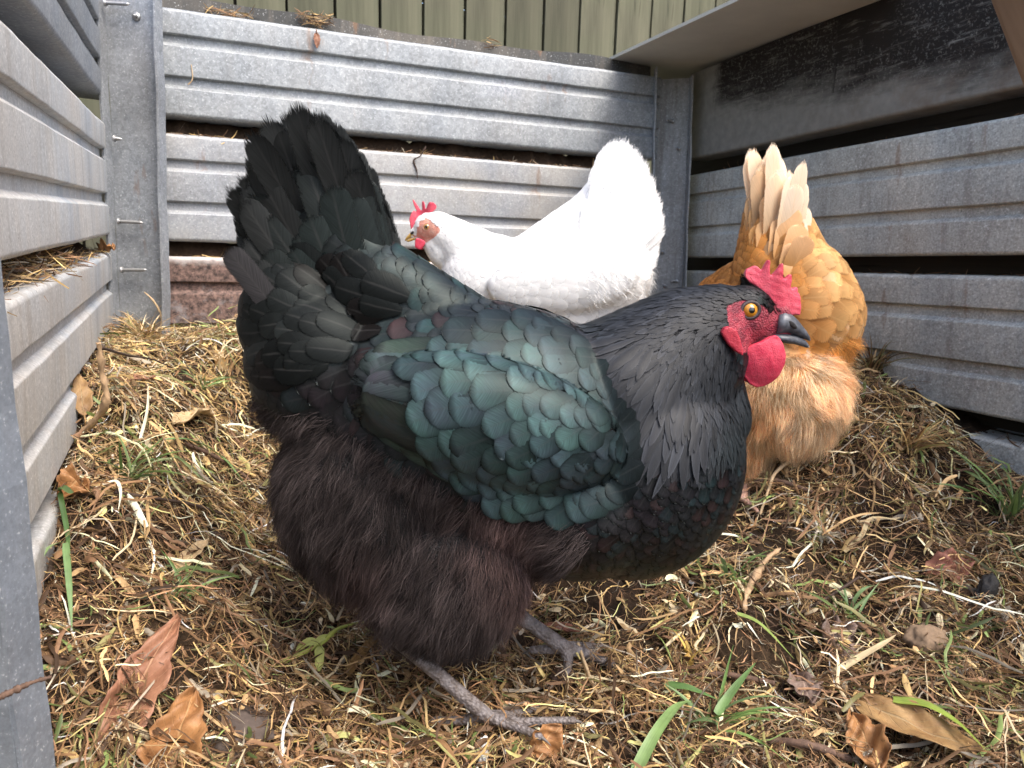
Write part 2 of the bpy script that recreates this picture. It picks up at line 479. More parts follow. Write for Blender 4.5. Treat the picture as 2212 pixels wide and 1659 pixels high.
# back wall
B0 = at(361.7, 247.2, BK_Y)
def bh(x, y): return hit_plane(x, y, B0, DB)
rows = [((330, 244.7), (325, 12.5), GALV_BACK, 'bright spangled top panel of the back wall with a dark scuffed patch'),
        ((345, 518.2), (336, 287), GALV_MID, 'pale streaked middle panel of the back wall behind the white hen'),
        ((352, 785), (345, 556), RUSTY, 'maroon rusted bottom panel of the back wall, seen beside the corner post')]
bwid = float(np.linalg.norm(bh(1404, 163.7) - bh(354.5, 16.6))) + 0.055
back_dir = []
for i, (b, t, mt_, lab) in enumerate(rows):
    e = {0: norm(bh(1292.4, 331.3) - bh(361.7, 247.2)), 1: norm(bh(1275, 365.5) - bh(364, 290)), 2: DB}[i]
    back_dir.append(e)
    steel_panel('ribbed_sheet', bh(*b), bh(*t), -e, -bwid, 0.0, mt_, lab, group=G_B, seed=40 + i * 5)
BACK_TOP_L, BACK_TOP_R = bh(354.5, 16.6), bh(1404, 163.7)
# right wall
rw = [((1487, 345), (1493, 160), 'top panel of the right wall, blackened with soot and drips under the lid', SOOTY),
      ((1478, 556), (1485, 381), 'grimy grey ribbed panel below the blackened one on the right wall', GALV_DARK),
      ((1468, 765), (1475, 586), 'dark ribbed panel of the right wall, third down from the lid', GALV_DARK),
      ((1459, 980), (1465, 796), 'lowest right wall panel, sunk behind the straw heap', GALV_DARK)]
for i, (b, t, lab, mt_) in enumerate(rw):
    steel_panel('ribbed_sheet', at(*b, RC_Y), at(*t, RC_Y), DR, -1.75, -0.002, mt_, lab, group=G_R, seed=70 + i * 5, grooves=(i != 0))

# dark steel capping behind the back wall's top edge
cb = bh(325, 12.5); ct = bh(1420, 165.5)
bm = bmesh.new()
d = norm(ct - cb); n_ = np.array([d[1], -d[0], 0.0])         # towards the camera
N = 40
prev = None
for i in range(N + 1):
    f = i / N
    p = cb + (ct - cb) * f - n_ * 0.03
    hgt = 0.0265 + 0.0035 * math.sin(f * 9) + 0.0025 * math.sin(f * 23 + 1)
    ring = [bm.verts.new(p + n_ * 0.004 + np.array([0, 0, -0.015])), bm.verts.new(p + n_ * 0.002 + np.array([0, 0, hgt])),
            bm.verts.new(p - n_ * 0.010 + np.array([0, 0, hgt + 0.001])), bm.verts.new(p - n_ * 0.012 + np.array([0, 0, -0.015]))]
    if prev:
        for a in range(4): bm.faces.new((prev[a], ring[a], ring[(a + 1) % 4], prev[(a + 1) % 4]))
    else: bm.faces.new(ring)
    prev = ring
bm.faces.new(prev)
tag(bm_obj('steel_capping', bm, GALV_CAP), 'dark steel capping strip along the top of the back wall', 'capping')

# ------------------------------------------------------------------ posts
def channel_post(name, bl, br, tl, tr, flange, mat, label, group=None, lip=0.0, tip=0.0):
    """C-channel seen from its open side: web between two flanges that point at the camera"""
    bl, br, tl, tr = map(np.asarray, (bl, br, tl, tr))
    root = empty(name, tuple((bl + br) / 2), label=label, cat='post', group=group)
    x = norm(br - bl); up = norm((tl + tr) / 2 - (bl + br) / 2); fwd = norm(np.cross(x, up)); fwd = fwd if fwd[1] < 0 else -fwd
    t = 0.003
    def slab(nm, corners, thick_dir, seed, nseg=24):
        (a, b, c, d_) = corners          # a-b bottom, d-c top
        bm = bmesh.new(); prev = None
        for i in range(nseg + 1):
            f = i / nseg
            p, q = a + (d_ - a) * f, b + (c - b) * f
            w = 0.0008 * math.sin(f * 17 + seed) + 0.0006 * math.sin(f * 41 + seed)
            o_ = thick_dir * w
            ring = [bm.verts.new(p + o_), bm.verts.new(q + o_), bm.verts.new(q + o_ - thick_dir * t), bm.verts.new(p + o_ - thick_dir * t)]
            if prev:
                for k in range(4): bm.faces.new((prev[k], ring[k], ring[(k + 1) % 4], prev[(k + 1) % 4]))
            else: bm.faces.new(ring)
            prev = ring
        bm.faces.new(prev)
        o = bm_obj(nm, bm, mat, bevel=0.0)
        return child(o, root)
    slab('web', (bl + x * t, br - x * t, tr - x * t, tl + x * t), fwd, 0)
    slab('flange', (bl, bl + fwd * flange, tl + fwd * flange + up * tip, tl + up * tip), -x, 1)
    slab('flange', (br, br + fwd * flange, tr + fwd * flange + up * lip, tr + up * lip), x, 2)
    return root, x, up, fwd

def screw(root, p, direction, length, r=0.0024, head=False):
    """self drilling screw: threaded shank with a point, washer head at its start"""
    prof = [(0.0, r * 2.2), (0.002, r * 2.2), (0.0022, r)]
    n = int(length / 0.0016)
    for i in range(n):
        s = 0.003 + i * (length - 0.008) / n
        prof += [(s, r * 0.8), (s + 0.0007, r * 1.25)]
    prof += [(length - 0.004, r * 0.85), (length - 0.003, r * 0.8), (length, r * 0.1)]
    d = Vector(direction).normalized(); q = d.to_track_quat('Z', 'Y').to_matrix()
    bm = bmesh.new(); prev = None
    for s, rr in prof:
        ring = [bm.verts.new(q @ Vector((rr * math.cos(a * math.pi / 5), rr * math.sin(a * math.pi / 5), s))) for a in range(10)]
        if prev:
            for k in range(10): bm.faces.new((prev[k], prev[(k + 1) % 10], ring[(k + 1) % 10], ring[k]))
        else: bm.faces.new(ring)
        prev = ring
    bm.faces.new(prev)
    o = bm_obj('screw', bm, SCREW, smooth=True)
    o.location = Vector(p)
    return child(o, root)

Yp = 1.205
lp, lx, lu, lf = channel_post('corner_post', at(266, 900, Yp), at(374, 900, Yp), at(222, -30, Yp), at(350, -30, Yp), 0.024, GALV_POST,
                              'pale galvanised corner post with four protruding screws, at the left end of the back wall', tip=0.0, lip=0.018)
for (a, b) in (((226, 6), (281, 9)), ((246, 299), (265, 301)), ((255, 478), (310, 481)), ((262, 583), (318, 583))):
    p0, p1 = at(*a, Yp - 0.014), at(*b, Yp - 0.014)
    screw(lp, p0, p1 - p0, float(np.linalg.norm(p1 - p0)))
screw(lp, at(295, 36, Yp), lf, 0.009, r=0.003)
Yq = 1.645
rp, rx_, ru, rf = channel_post('corner_post', at(1396, 800, Yq), at(1470, 800, Yq), at(1411, 172, Yq), at(1493, 168, Yq), 0.026, GALV_RPOST,
                               'grimy dark corner post with a raised left flange, where back and right walls meet', tip=0.02)
for (x, y, dx) in ((1454, 262, 0.02), (1467, 321, 0.012), (1431, 545, 0.006), (1462, 607, 0.018), (1437, 617, 0.006)):
    screw(rp, at(x, y, Yq - 0.002), (-rx_ * 0.8 + rf * 0.5) if dx > 0.01 else rf, dx, r=0.002)
Yn = 0.40
channel_post('gate_post', at(-210, 2300, Yn) , at(122, 2300, Yn), at(-380, 560, Yn), at(-80, 560, Yn), -0.03, GALV_NEAR,
             'blurred blue-grey galvanised post standing nearest the camera, against the left edge')

# ------------------------------------------------------------------ lid, prop and fence
la = hit_plane(1335, 126, B0 - np.array([0, 0, 0]), DB)
ZL = la[2] + 0.004
def at_z(px, py, z):
    r = ray(px, py); return CAMPOS + r * ((z - CAMH) / r[2])
lb = at_z(1597, 0, ZL)
dl = norm(np.array([*(lb - la)[:2], 0.0]))
perp = np.array([-dl[1], dl[0], 0.0]); perp = perp if perp[0] > 0 else -perp
A = np.array([*la[:2], ZL]) - dl * 0.16
bm = bmesh.new()
LL = float(np.linalg.norm((lb - la)[:2])) + 0.30
vs = [A, A + dl * LL, A + dl * LL + perp * 0.75, A + perp * 0.75]
lo = [bm.verts.new(v) for v in vs]; hi = [bm.verts.new(v + np.array([0, 0, 0.006])) for v in vs]
bm.faces.new(lo); bm.faces.new(hi)
for i in range(4): bm.faces.new((lo[i], lo[(i + 1) % 4], hi[(i + 1) % 4], hi[i]))
bmesh.ops.subdivide_edges(bm, edges=bm.edges[:], cuts=6, use_grid_fill=True)
tag(bm_obj('cover_sheet', bm, LID), 'flat grey sheet laid over the right wall as a lid, seen from below', 'lid')

def beam(name, p0, p1, w, d_, mat, label, cat):
    p0, p1 = Vector(p0), Vector(p1); ax = (p1 - p0)
    mt = basis(ax.orthogonal(), ax, p0)
    L = ax.length
    bm = bmesh.new(); bmesh.ops.create_cube(bm, size=1.0)
    bmesh.ops.scale(bm, vec=(w, d_, L), verts=bm.verts); bmesh.ops.translate(bm, vec=(0, 0, L / 2), verts=bm.verts)
    o = bm_obj(name, bm, mat, bevel=0.003, matrix=mt)
    return tag(o, label, cat)
b0, b1 = at(2272, 150, 0.62), at(2168, -130, 0.62)
beam('timber_prop', tuple(b0 + (b0 - b1) * 0.25), tuple(b1 + (b1 - b0) * 0.6), 0.030, 0.035, BEAM, 'sawn brown timber prop leaning into the top right corner', 'prop')

FENCE_BACK = timber('paling_gap_shade', (0.02, 0.018, 0.012), (0.04, 0.035, 0.025))  # shade of the paling gaps put into a near-black colour
fence = empty('paling_fence', (-0.5, 1.75, 0.0), label='weathered olive green timber paling fence standing behind the back wall', cat='fence')
fp, fq = at(600, 30, 1.75), at(1500, 30, 2.2)
fd = norm(np.array([*(fq - fp)[:2], 0.0])); fn = np.array([fd[1], -fd[0], 0.0])
xs_px = [620, 725, 822, 915, 1006, 1094, 1177, 1254, 1333, 1408, 1478, 1545]
cuts = [float((hit_plane(x, 40, fp, fd) - fp) @ fd) for x in xs_px]
wd = cuts[1] - cuts[0]
while cuts[0] > -1.4: cuts.insert(0, cuts[0] - wd)
while cuts[-1] < 2.2: cuts.append(cuts[-1] + wd)
for i in range(len(cuts) - 1):
    s0, s1 = cuts[i] + 0.0015, cuts[i + 1] - 0.0015 - 0.002 * rng.random()
    lap = 0; s0 += 0.0012; s1 -= 0.0012
    bm = bmesh.new(); bmesh.ops.create_cube(bm, size=1.0)
    bmesh.ops.scale(bm, vec=(s1 - s0, 0.016, 1.75), verts=bm.verts)
    off = rng.uniform(-0.002, 0.002) + 0.018 * lap
    c = fp + fd * (s0 + s1) / 2 - fn * (0.01 + off); c = np.array([c[0], c[1], 0.80 + rng.uniform(-0.01, 0.01)])
    mt = basis(fd, (rng.uniform(-0.004, 0.004), 0, 1), c)
    o = bm_obj('paling', bm, FENCE, bevel=0.0015, matrix=mt)
    child(o, fence)
for zz in (0.20, 0.75, 1.30):  # boards added behind the palings so the gaps read dark
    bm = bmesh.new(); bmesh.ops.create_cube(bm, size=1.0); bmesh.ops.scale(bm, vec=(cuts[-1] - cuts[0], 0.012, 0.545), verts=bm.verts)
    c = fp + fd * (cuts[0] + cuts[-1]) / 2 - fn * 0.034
    child(bm_obj('paling_shade_board', bm, FENCE_BACK, matrix=basis(fd, (0, 0, 1), (c[0], c[1], zz))), fence)
bm = bmesh.new(); bmesh.ops.create_cube(bm, size=1.0)
bmesh.ops.scale(bm, vec=(cuts[-1] - cuts[0], 0.04, 0.08), verts=bm.verts)
c = fp + fd * (cuts[0] + cuts[-1]) / 2 - fn * 0.07
o = bm_obj('rail', bm, FENCE, bevel=0.002, matrix=basis(fd, (0, 0, 1), (c[0], c[1], 1.45))); child(o, fence)

# ------------------------------------------------------------------ ground
CL = at(245, 504, LC_Y); CR = at(1480, 556, RC_Y)
def lwall(x, y): return hit_plane(x, y, CL, DL)
def rwall(x, y): return hit_plane(x, y, CR, DR)
gk = [(0, .2, 0), (-.3, .3, 0.0), (.4, .3, .02), (0, .5, 0), (.3, .5, .0), (-.25, .5, .0), (-0.001, .6, .004), (.1, .62, .0), (.3, .66, .01), (.5, .5, .02),
      (-.1, .7, .015), (-.2, .66, .01), (.05, .72, .015)]
for p in (lwall(105, 1300), lwall(130, 1050), lwall(200, 800), lwall(250, 722), at(330, 700, 1.19), at(480, 745, 1.22), at(440, 700, 1.30), at(1395, 650, 1.58), at(1600, 1130, .94), at(1700, 1000, 1.05),
          *(q for p_ in ((1835, 715), (1880, 738), (1920, 775), (1950, 840), (1968, 890)) for q in (rwall(*p_) + np.array([0, 0, -.004]), rwall(*p_) + np.array([-.04, -.015, .0]))), rwall(2020, 985), rwall(2070, 1040), rwall(2200, 1090), at(2150, 1200, .82), at(2100, 1400, .66), at(1800, 1300, .74)):
    gk.append(tuple(p))
gk += [(-.1, 1.15, .19), (.1, 1.15, .19), (-.3, 1.0, .125), (.15, .95, .09), (-.2, .85, .06), (-.45, 1.3, .27), (0, 1.45, .26), (.25, 1.55, .28)]
gk = np.array(gk)
def base_h(XY):
    XY = np.asarray(XY, float)
    d2 = ((XY[:, None, :] - gk[None, :, :2]) ** 2).sum(2) + 1e-5
    w = np.exp(-d2 / 0.018) + 0.02 / (1 + (d2 / 0.02) ** 2)
    return (w @ gk[:, 2]) / w.sum(1)
def ground_h(XY):
    XY = np.asarray(XY, float)
    r = np.sqrt(XY[:, 0] ** 2 + (XY[:, 1] - 0.8) ** 2)
    fade = np.clip((1.9 - r) / 0.5, 0, 1)
    return base_h(XY) * fade + fade * (0.014 * vnoise(XY, 18, 3) + 0.013 * vnoise(XY, 44, 4) + 0.006 * vnoise(XY, 130, 5))
fx = np.concatenate([-np.geomspace(60, 1.3, 14), np.linspace(-1.2, 1.2, 260), np.geomspace(1.3, 60, 14)])
fy = np.concatenate([0.8 - np.geomspace(60, 1.2, 14), np.linspace(-0.3, 2.3, 280), 0.8 + np.geomspace(1.7, 60, 14)])
GX, GY = np.meshgrid(fx, fy, indexing='ij')
XY = np.stack([GX.ravel(), GY.ravel()], 1)
HZ = np.concatenate([ground_h(c) for c in np.array_split(XY, 20)])
ny = len(fy)
I, J = np.meshgrid(np.arange(len(fx) - 1), np.arange(ny - 1), indexing='ij')
a = (I * ny + J).ravel()
tag(obj('ground', mesh_arrays('ground', np.column_stack([XY, HZ]), np.stack([a, a + ny, a + ny + 1, a + 1], 1), SOIL)), 'dark crumbly compost floor of the pen under the straw', 'ground', kind='structure')
HG = HZ.reshape(len(fx), ny)
def gh(x, y):
    """bilinear height of the ground sheet"""
    x, y = np.asarray(x, float), np.asarray(y, float)
    i = np.clip(np.searchsorted(fx, x) - 1, 0, len(fx) - 2); j = np.clip(np.searchsorted(fy, y) - 1, 0, ny - 2)
    u = np.clip((x - fx[i]) / (fx[i + 1] - fx[i]), 0, 1); v = np.clip((y - fy[j]) / (fy[j + 1] - fy[j]), 0, 1)
    return HG[i, j] * (1 - u) * (1 - v) + HG[i + 1, j] * u * (1 - v) + HG[i, j + 1] * (1 - u) * v + HG[i + 1, j + 1] * u * v
def ground_at(px, py):
    r = ray(px, py)
    for t in np.linspace(0.25, 2.6, 1200):
        p = CAMPOS + r * t
        if p[2] <= gh(p[0], p[1]): return p
    return p

# ------------------------------------------------------------------ ribbons: straw, grass, down
def ribbons(C, S, W, taper, tint, uvs=True, cup=0.0, Nn=None):
    """C (n,k,3) centre lines, S (n,k,3) unit side vectors, W (n,) widths, taper (k,) -> verts, quads, uv, tint"""
    n, k, _ = C.shape
    hw = (W[:, None] * taper[None, :] * 0.5)[..., None]
    cols = [C - S * hw, C + S * hw] if not cup else [C - S * hw, C + Nn * hw * cup, C + S * hw]
    m_ = len(cols)
    V = np.stack(cols, 2).reshape(-1, 3)
    base = (np.arange(n) * k * m_)[:, None, None]
    r_ = np.arange(k - 1)[None, :, None] * m_; q = np.arange(m_ - 1)[None, None, :]
    a = base + r_ + q
    Fq = np.stack([a, a + 1, a + m_ + 1, a + m_], -1).reshape(-1, 4)
    vv = np.broadcast_to(np.linspace(0, 1, k)[None, :, None], (n, k, m_)); uu = np.broadcast_to(np.linspace(0, 1, m_)[None, None, :], (n, k, m_))
    seed = rng.random(n)[:, None, None] * 40
    uv = np.stack([uu + seed, vv], -1).reshape(-1, 2)
    T = np.repeat(tint, k * m_, axis=0)
    return V, Fq, uv, T

def joined(parts):
    V, Fq, U, T, off = [], [], [], [], 0
    for v, f, u, t in parts:
        V.append(v); Fq.append(f + off); U.append(u); T.append(t); off += len(v)
    return np.concatenate(V), np.concatenate(Fq), np.concatenate(U), np.concatenate(T)

PAL = dict(gold=(0.55, 0.375, 0.155), pale=(0.74, 0.60, 0.38), tan=(0.44, 0.29, 0.14), brown=(0.20, 0.113, 0.054), dark=(0.075, 0.042, 0.022),
           root=(0.24, 0.135, 0.073), green=(0.19, 0.25, 0.08), olive=(0.26, 0.235, 0.09), grey=(0.34, 0.29, 0.22))
PK = list(PAL); PC = np.array([PAL[k] for k in PK])

def in_pen(xy):
    # between the left and right wall planes, in front of the back wall
    l = (xy - CL[None, :2]) @ np.array([DL[1], -DL[0]]); r = (xy - CR[None, :2]) @ np.array([DR[1], -DR[0]])
    b = (xy - B0[None, :2]) @ np.array([-DB[1], DB[0]])
    return (l > -0.012) & (r < -0.012) & (b < -0.012)

def lay_straw(n, Lr, Wr, k, lift, weights, seed, bend=1.0, tilt=0.25, wet=0.0, zone=None, cup=0.0):
    g = np.random.default_rng(seed)
    # positions: denser near the camera, where each blade shows larger
    pos = []
    while sum(map(len, pos)) < n:
        y = 0.28 + 1.42 * g.random(n * 2) ** 1.35; x = g.uniform(-0.9, 1.15, n * 2)
        xy = np.stack([x, y], 1); ok = in_pen(xy) & (np.abs(x) < 0.80 * y + 0.12)
        hole = vnoise(xy, 13, 91) + 0.6 * vnoise(xy, 34, 92)
        ok &= (hole > -0.28) | (g.random(n * 2) < np.clip(0.25 + (y - .8) * 1.2, .25, 1))
        if zone is not None: ok &= zone(xy, g)
        pos.append(xy[ok])
    xy = np.concatenate(pos)[:n]
    cl = vnoise(xy, 9, 21) * 2.5 + vnoise(xy, 28, 22) * 1.6
    th = g.uniform(0, 6.283, n) * 0.55 + cl * 1.3
    L = np.exp(g.uniform(math.log(Lr[0]), math.log(Lr[1]), n)); Wd = g.uniform(*Wr, n)
    s = np.linspace(-0.5, 0.5, k)[None, :]
    kap = g.normal(0, 1.0, n)[:, None] * bend; kink = g.normal(0, 0.5, n)[:, None] * bend; ks = g.uniform(-0.3, 0.3, n)[:, None]
    ang = th[:, None] + kap * s + kink * (s > ks) + 0.35 * bend * np.sin(s * g.uniform(4, 14, n)[:, None] + g.uniform(0, 6, n)[:, None])
    ds = L[:, None] / (k - 1)
    X = xy[:, :1] + np.cumsum(np.cos(ang) * ds, 1) - np.cos(th[:, None]) * L[:, None] / 2
    Y = xy[:, 1:] + np.cumsum(np.sin(ang) * ds, 1) - np.sin(th[:, None]) * L[:, None] / 2
    gz = gh(X, Y)
    gm = 0.55 * gz + 0.45 * gz.mean(1, keepdims=True)
    z0 = lift * g.random(n)[:, None] ** 1.2 * (0.65 + 0.75 * vnoise(xy, 24, 23))[:, None].clip(.1)
    ti = g.normal(0, tilt, n)[:, None] * L[:, None]
    bow = g.normal(0, 0.14, n)[:, None] * L[:, None]
    Z = np.maximum(gm + z0 + ti * s + bow * (0.25 - s * s) * 2, gz + 0.0008)
    ok = in_pen(np.stack([X[:, 0], Y[:, 0]], 1)) & in_pen(np.stack([X[:, -1], Y[:, -1]], 1))
    C = np.stack([X, Y, Z], -1)
    t = norm(np.gradient(C, axis=1))
    roll_ = g.uniform(-1.0, 1.0, n)[:, None, None] + 0.8 * g.normal(0, 1, n)[:, None, None] * s[..., None]
    upv = np.array([0, 0, 1.0])
    side = norm(np.cross(t, upv)); nn = np.cross(side, t)
    S = side * np.cos(roll_) + nn * np.sin(roll_); Nn = -side * np.sin(roll_) + nn * np.cos(roll_)
    # colour: weights vary from the pale dry heap at the back left to the dark damp floor at the right and under the hen
    dry = np.clip(0.40 + 1.1 * (xy[:, 1] - 0.85) - 0.5 * xy[:, 0] + 0.55 * vnoise(xy, 7, 31), 0.0, 1.0)
    W0, W1 = np.array(weights[0], float), np.array(weights[1], float)
    pw = W0[None] * (1 - dry[:, None]) + W1[None] * dry[:, None]
    pw /= pw.sum(1, keepdims=True)
    pick = (pw.cumsum(1) < g.random(n)[:, None]).sum(1).clip(0, len(PK) - 1)
    tint = np.minimum(PC[pick] * np.exp(g.normal(-0.05, 0.42, n))[:, None], .8)
    deep = 1 - 0.0 * z0
    taper = np.ones(k); taper[0] = 0.6; taper[-1] = 0.25
    return ribbons(C[ok], S[ok], Wd[ok], taper, tint[ok], cup=cup, Nn=Nn[ok])
#            gold pale tan brown dark root green olive grey
W_DAMP = (1.1, 1.1, 1.7, 2.0, 1.5, 1.7, 0.18, 0.35, 0.6)
W_DRY = (2.6, 1.5, 2.2, 1.0, 0.25, 0.7, 0.22, 0.5, 0.6)
parts = [lay_straw(20000, (0.016, 0.070), (0.0006, 0.0018), 8, 0.030, (W_DAMP, W_DRY), 101, bend=0.5, tilt=.32),
         lay_straw(2000, (0.04, 0.12), (0.0014, 0.0036), 10, 0.038, (W_DAMP, W_DRY), 102, bend=0.5, tilt=0.2, cup=0.35),
         lay_straw(30000, (0.010, 0.05), (0.0004, 0.0010), 7, 0.026, ((0.5, .3, 1, 3, 2.2, 3, .05, .2, .3), W_DRY), 103, bend=1.8, tilt=0.4),
         lay_straw(13000, (0.005, 0.018), (0.0008, 0.0026), 5, 0.018, (W_DAMP, W_DRY), 104, bend=0.8, tilt=0.45)]
parts.append(lay_straw(5200, (0.010, 0.034), (0.0022, 0.0066), 6, 0.026, (W_DAMP, W_DRY), 106, bend=0.5, tilt=0.4, cup=0.5))
parts.append(lay_straw(22000, (0.008, 0.04), (0.0003, 0.0006), 7, 0.030, ((.6, .4, 1, 2, 1.6, 3, 0, .2, .4), W_DRY), 107, bend=2.2, tilt=0.5))
V, Fq, U, T = joined(parts)
tag(obj('straw_litter', mesh_arrays('straw_litter', V, Fq, STRAW, U, T)), 'deep bed of tangled dry straw and root fibres covering the pen floor', 'straw', kind='stuff')
# ================================================================== hens
def feather_mat(name, rough=0.4, edge=0.35, spec=0.5, rachis=(0.10, 0.10, 0.10), rach_amt=0.4, sheen_col=None, translucent=0.0, metal=0.0, barb=0.5, fringe=0.74, tipf=0.82, rimp=7.0, shift=None):
    """vane with barbs, a darker fringe and a central shaft; hue comes from the tint attribute"""
    m = M(name)
    u, v, _ = m.sep(m.coord(kind='UV'))
    uf = m.math('FRACT', u)
    au = m.math('ABSOLUTE', m.math('MULTIPLY_ADD', uf, 2.0, -1.0))
    seed = m.math('FLOOR', u)
    cmb = m.n('CombineXYZ')
    m.put(cmb.inputs[0], m.math('MULTIPLY', m.math('SUBTRACT', v, m.math('MULTIPLY', au, 0.30)), 38))
    m.put(cmb.inputs[1], m.math('MULTIPLY', uf, 2.2)); m.put(cmb.inputs[2], seed)
    barbs = m.noise(cmb.outputs[0], 1.0, 3, 0.6)
    base = m.attr()
    rad = m.math('MAXIMUM', m.math('POWER', au, rimp * 0.6 if shift else rimp), m.ramp(v, [(0.80 if shift else 0.88, 0), (0.95, 1)]))
    rim = rad
    k = m.math('MULTIPLY', m.math('MULTIPLY_ADD', barbs, barb * 2, 1 - barb), m.math('SUBTRACT', 1.0, m.math('MULTIPLY', rim, 1 - edge)))
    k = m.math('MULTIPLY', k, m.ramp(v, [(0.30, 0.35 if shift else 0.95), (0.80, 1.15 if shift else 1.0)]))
    col = m.mix(1.0, base, k, 'MULTIPLY')
    if shift:      # interference hue drifts across each vane
        hu = m.ramp(m.noise(m.coord(), 42, 3, 0.6), [(0.40, 0), (0.66, 1)])
        col = m.mix(m.math('MULTIPLY', hu, 0.45), col, m.mix(1.0, col, shift, 'MULTIPLY'))
    sh = m.math('MULTIPLY', m.ramp(au, [(0.03, 1), (0.09, 0)]), m.ramp(v, [(0.75, 1), (1.0, 0)]))
    col = m.mix(m.math('MULTIPLY', sh, rach_amt), col, rachis)
    m.set(color=col, rough=m.math('MULTIPLY_ADD', barbs, 0.25, rough - 0.1), spec=spec, metal=metal)
    if sheen_col:
        m.b.inputs['Specular Tint'].default_value = (*sheen_col, 1)
    m.bump(barbs, 0.25, 0.0006)
    cmb2 = m.n('CombineXYZ')
    m.put(cmb2.inputs[0], m.math('MULTIPLY', m.math('SUBTRACT', v, m.math('MULTIPLY', au, 0.28)), 55)); m.put(cmb2.inputs[1], m.math('MULTIPLY', uf, 1.2)); m.put(cmb2.inputs[2], seed)
    fr = m.math('MAXIMUM', m.ramp(au, [(fringe, 0), (1.0, 1)]), m.ramp(v, [(tipf, 0), (1.0, 1)]))
    al = m.ramp(m.math('SUBTRACT', m.math('MULTIPLY_ADD', m.noise(cmb2.outputs[0], 1.0, 2), 1.1, 0.16), fr), [(0.0, 0), (0.25, 1)])
    if not translucent: m.put(m.b.inputs['Alpha'], al)
    if translucent:
        tr = m.n('BsdfTranslucent'); m.put(tr.inputs[0], col)
        mx = m.n('MixShader'); mx.inputs[0].default_value = translucent
        m.t.links.new(m.b.outputs[0], mx.inputs[1]); m.t.links.new(tr.outputs[0], mx.inputs[2])
        tp = m.n('BsdfTransparent'); m2 = m.n('MixShader'); m.put(m2.inputs[0], al)
        m.t.links.new(tp.outputs[0], m2.inputs[1]); m.t.links.new(mx.outputs[0], m2.inputs[2])
        m.t.links.new(m2.outputs[0], m.t.nodes['Material Output'].inputs[0])
    return m.m
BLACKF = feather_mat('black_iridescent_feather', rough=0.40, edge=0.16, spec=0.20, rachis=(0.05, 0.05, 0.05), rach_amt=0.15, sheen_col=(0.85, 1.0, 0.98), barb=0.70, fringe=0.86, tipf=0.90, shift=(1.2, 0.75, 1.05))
TAILF = feather_mat('black_tail_feather', rough=0.46, edge=0.40, spec=0.13, rachis=(0.05, 0.048, 0.047), rach_amt=0.25, barb=0.8, fringe=0.60, tipf=0.86, sheen_col=(0.9, 1.0, 0.98))
HACKLE = feather_mat('black_hackle_feather', rough=0.48, edge=2.6, spec=0.26, rachis=(0.015, 0.015, 0.017), rach_amt=0.6, rimp=4.0)
WHITEF = feather_mat('white_feather', rough=0.6, edge=0.98, spec=0.25, rachis=(0.85, 0.83, 0.8), rach_amt=0.2, translucent=0.3, barb=0.03)
BUFFT = feather_mat('buff_tail_feather', rough=0.55, edge=1.1, spec=0.25, rachis=(0.75, 0.5, 0.25), rach_amt=0.25, translucent=0.3, barb=0.22, fringe=0.82, tipf=0.88)
BUFFF = feather_mat('buff_feather', rough=0.55, edge=1.22, spec=0.25, rachis=(0.75, 0.48, 0.2), rach_amt=0.2, translucent=0.3, barb=0.26, fringe=0.45, tipf=0.62)

def skin_mat(name, a, b, scale=900, rough=0.5, b_str=0.5, dark=None, sss=0.15, under=None):
    m = M(name); c = m.coord()
    v = m.voro(c, scale)
    col = m.mix(m.ramp(m.noise(c, 160, 5, 0.65), [(0.3, 0), (0.7, 1)]), a, b)
    if dark: col = m.mix(m.math('MULTIPLY', m.ramp(m.noise(c, 90, 4, 0.6), [(0.42, 0), (0.62, 1)]), 0.75), col, dark)
    col = m.mix(m.math('MULTIPLY', m.ramp(v, [(0.0, 0), (0.6, 1)]), 0.35), col, tuple(x * 0.45 for x in a))
    if under:      # bare skin fades into feathered skin where the mask says so
        mk = m.ramp(m.math('ADD', m.sep(m.attr())[0], m.math('MULTIPLY_ADD', m.noise(c, 260, 4), 0.5, -0.25)), [(0.35, 0), (0.6, 1)])
        col = m.mix(mk, under, col)
        sss = m.math('MULTIPLY', mk, sss)
    m.set(color=col, rough=rough, spec=0.25 if under else 0.4, sss=sss)
    m.b.inputs['Subsurface Radius'].default_value = (0.004, 0.0015, 0.001)
    m.b.inputs['Subsurface Scale'].default_value = 0.6
    m.bump(m.math('SUBTRACT', m.math('MULTIPLY', m.noise(c, 420, 3), 0.5), v), b_str, 0.0008)
    return m.m
COMB = skin_mat('red_comb_skin', (0.55, 0.035, 0.075), (0.72, 0.12, 0.16), 900, 0.5, 0.3)
WATTLE = skin_mat('red_wattle_skin', (0.56, 0.022, 0.065), (0.72, 0.09, 0.135), 1100, 0.5, 0.35)
FACE = skin_mat('red_face_skin', (0.30, 0.020, 0.045), (0.44, 0.095, 0.115), 620, 0.5, 1.2, dark=(0.085, 0.022, 0.032), under=(0.010, 0.010, 0.011))
PALEFACE = skin_mat('pink_face_skin', (0.66, 0.22, 0.16), (0.74, 0.46, 0.36), 700, 0.55, 0.7, under=(0.80, 0.79, 0.77))
LOBE = skin_mat('crimson_ear_skin', (0.36, 0.014, 0.035), (0.55, 0.05, 0.075), 800, 0.5, 0.4)
SHANK = skin_mat('grey_scaly_shank', (0.12, 0.105, 0.105), (0.34, 0.305, 0.305), 330, 0.5, 1.6, dark=(0.10, 0.075, 0.06), sss=0.0)
SHANKP = skin_mat('pink_scaly_shank', (0.45, 0.25, 0.18), (0.55, 0.34, 0.25), 260, 0.5, 0.9, sss=0.0)
SHANKY = skin_mat('yellow_scaly_shank', (0.5, 0.34, 0.12), (0.6, 0.43, 0.18), 260, 0.5, 0.9, sss=0.0)
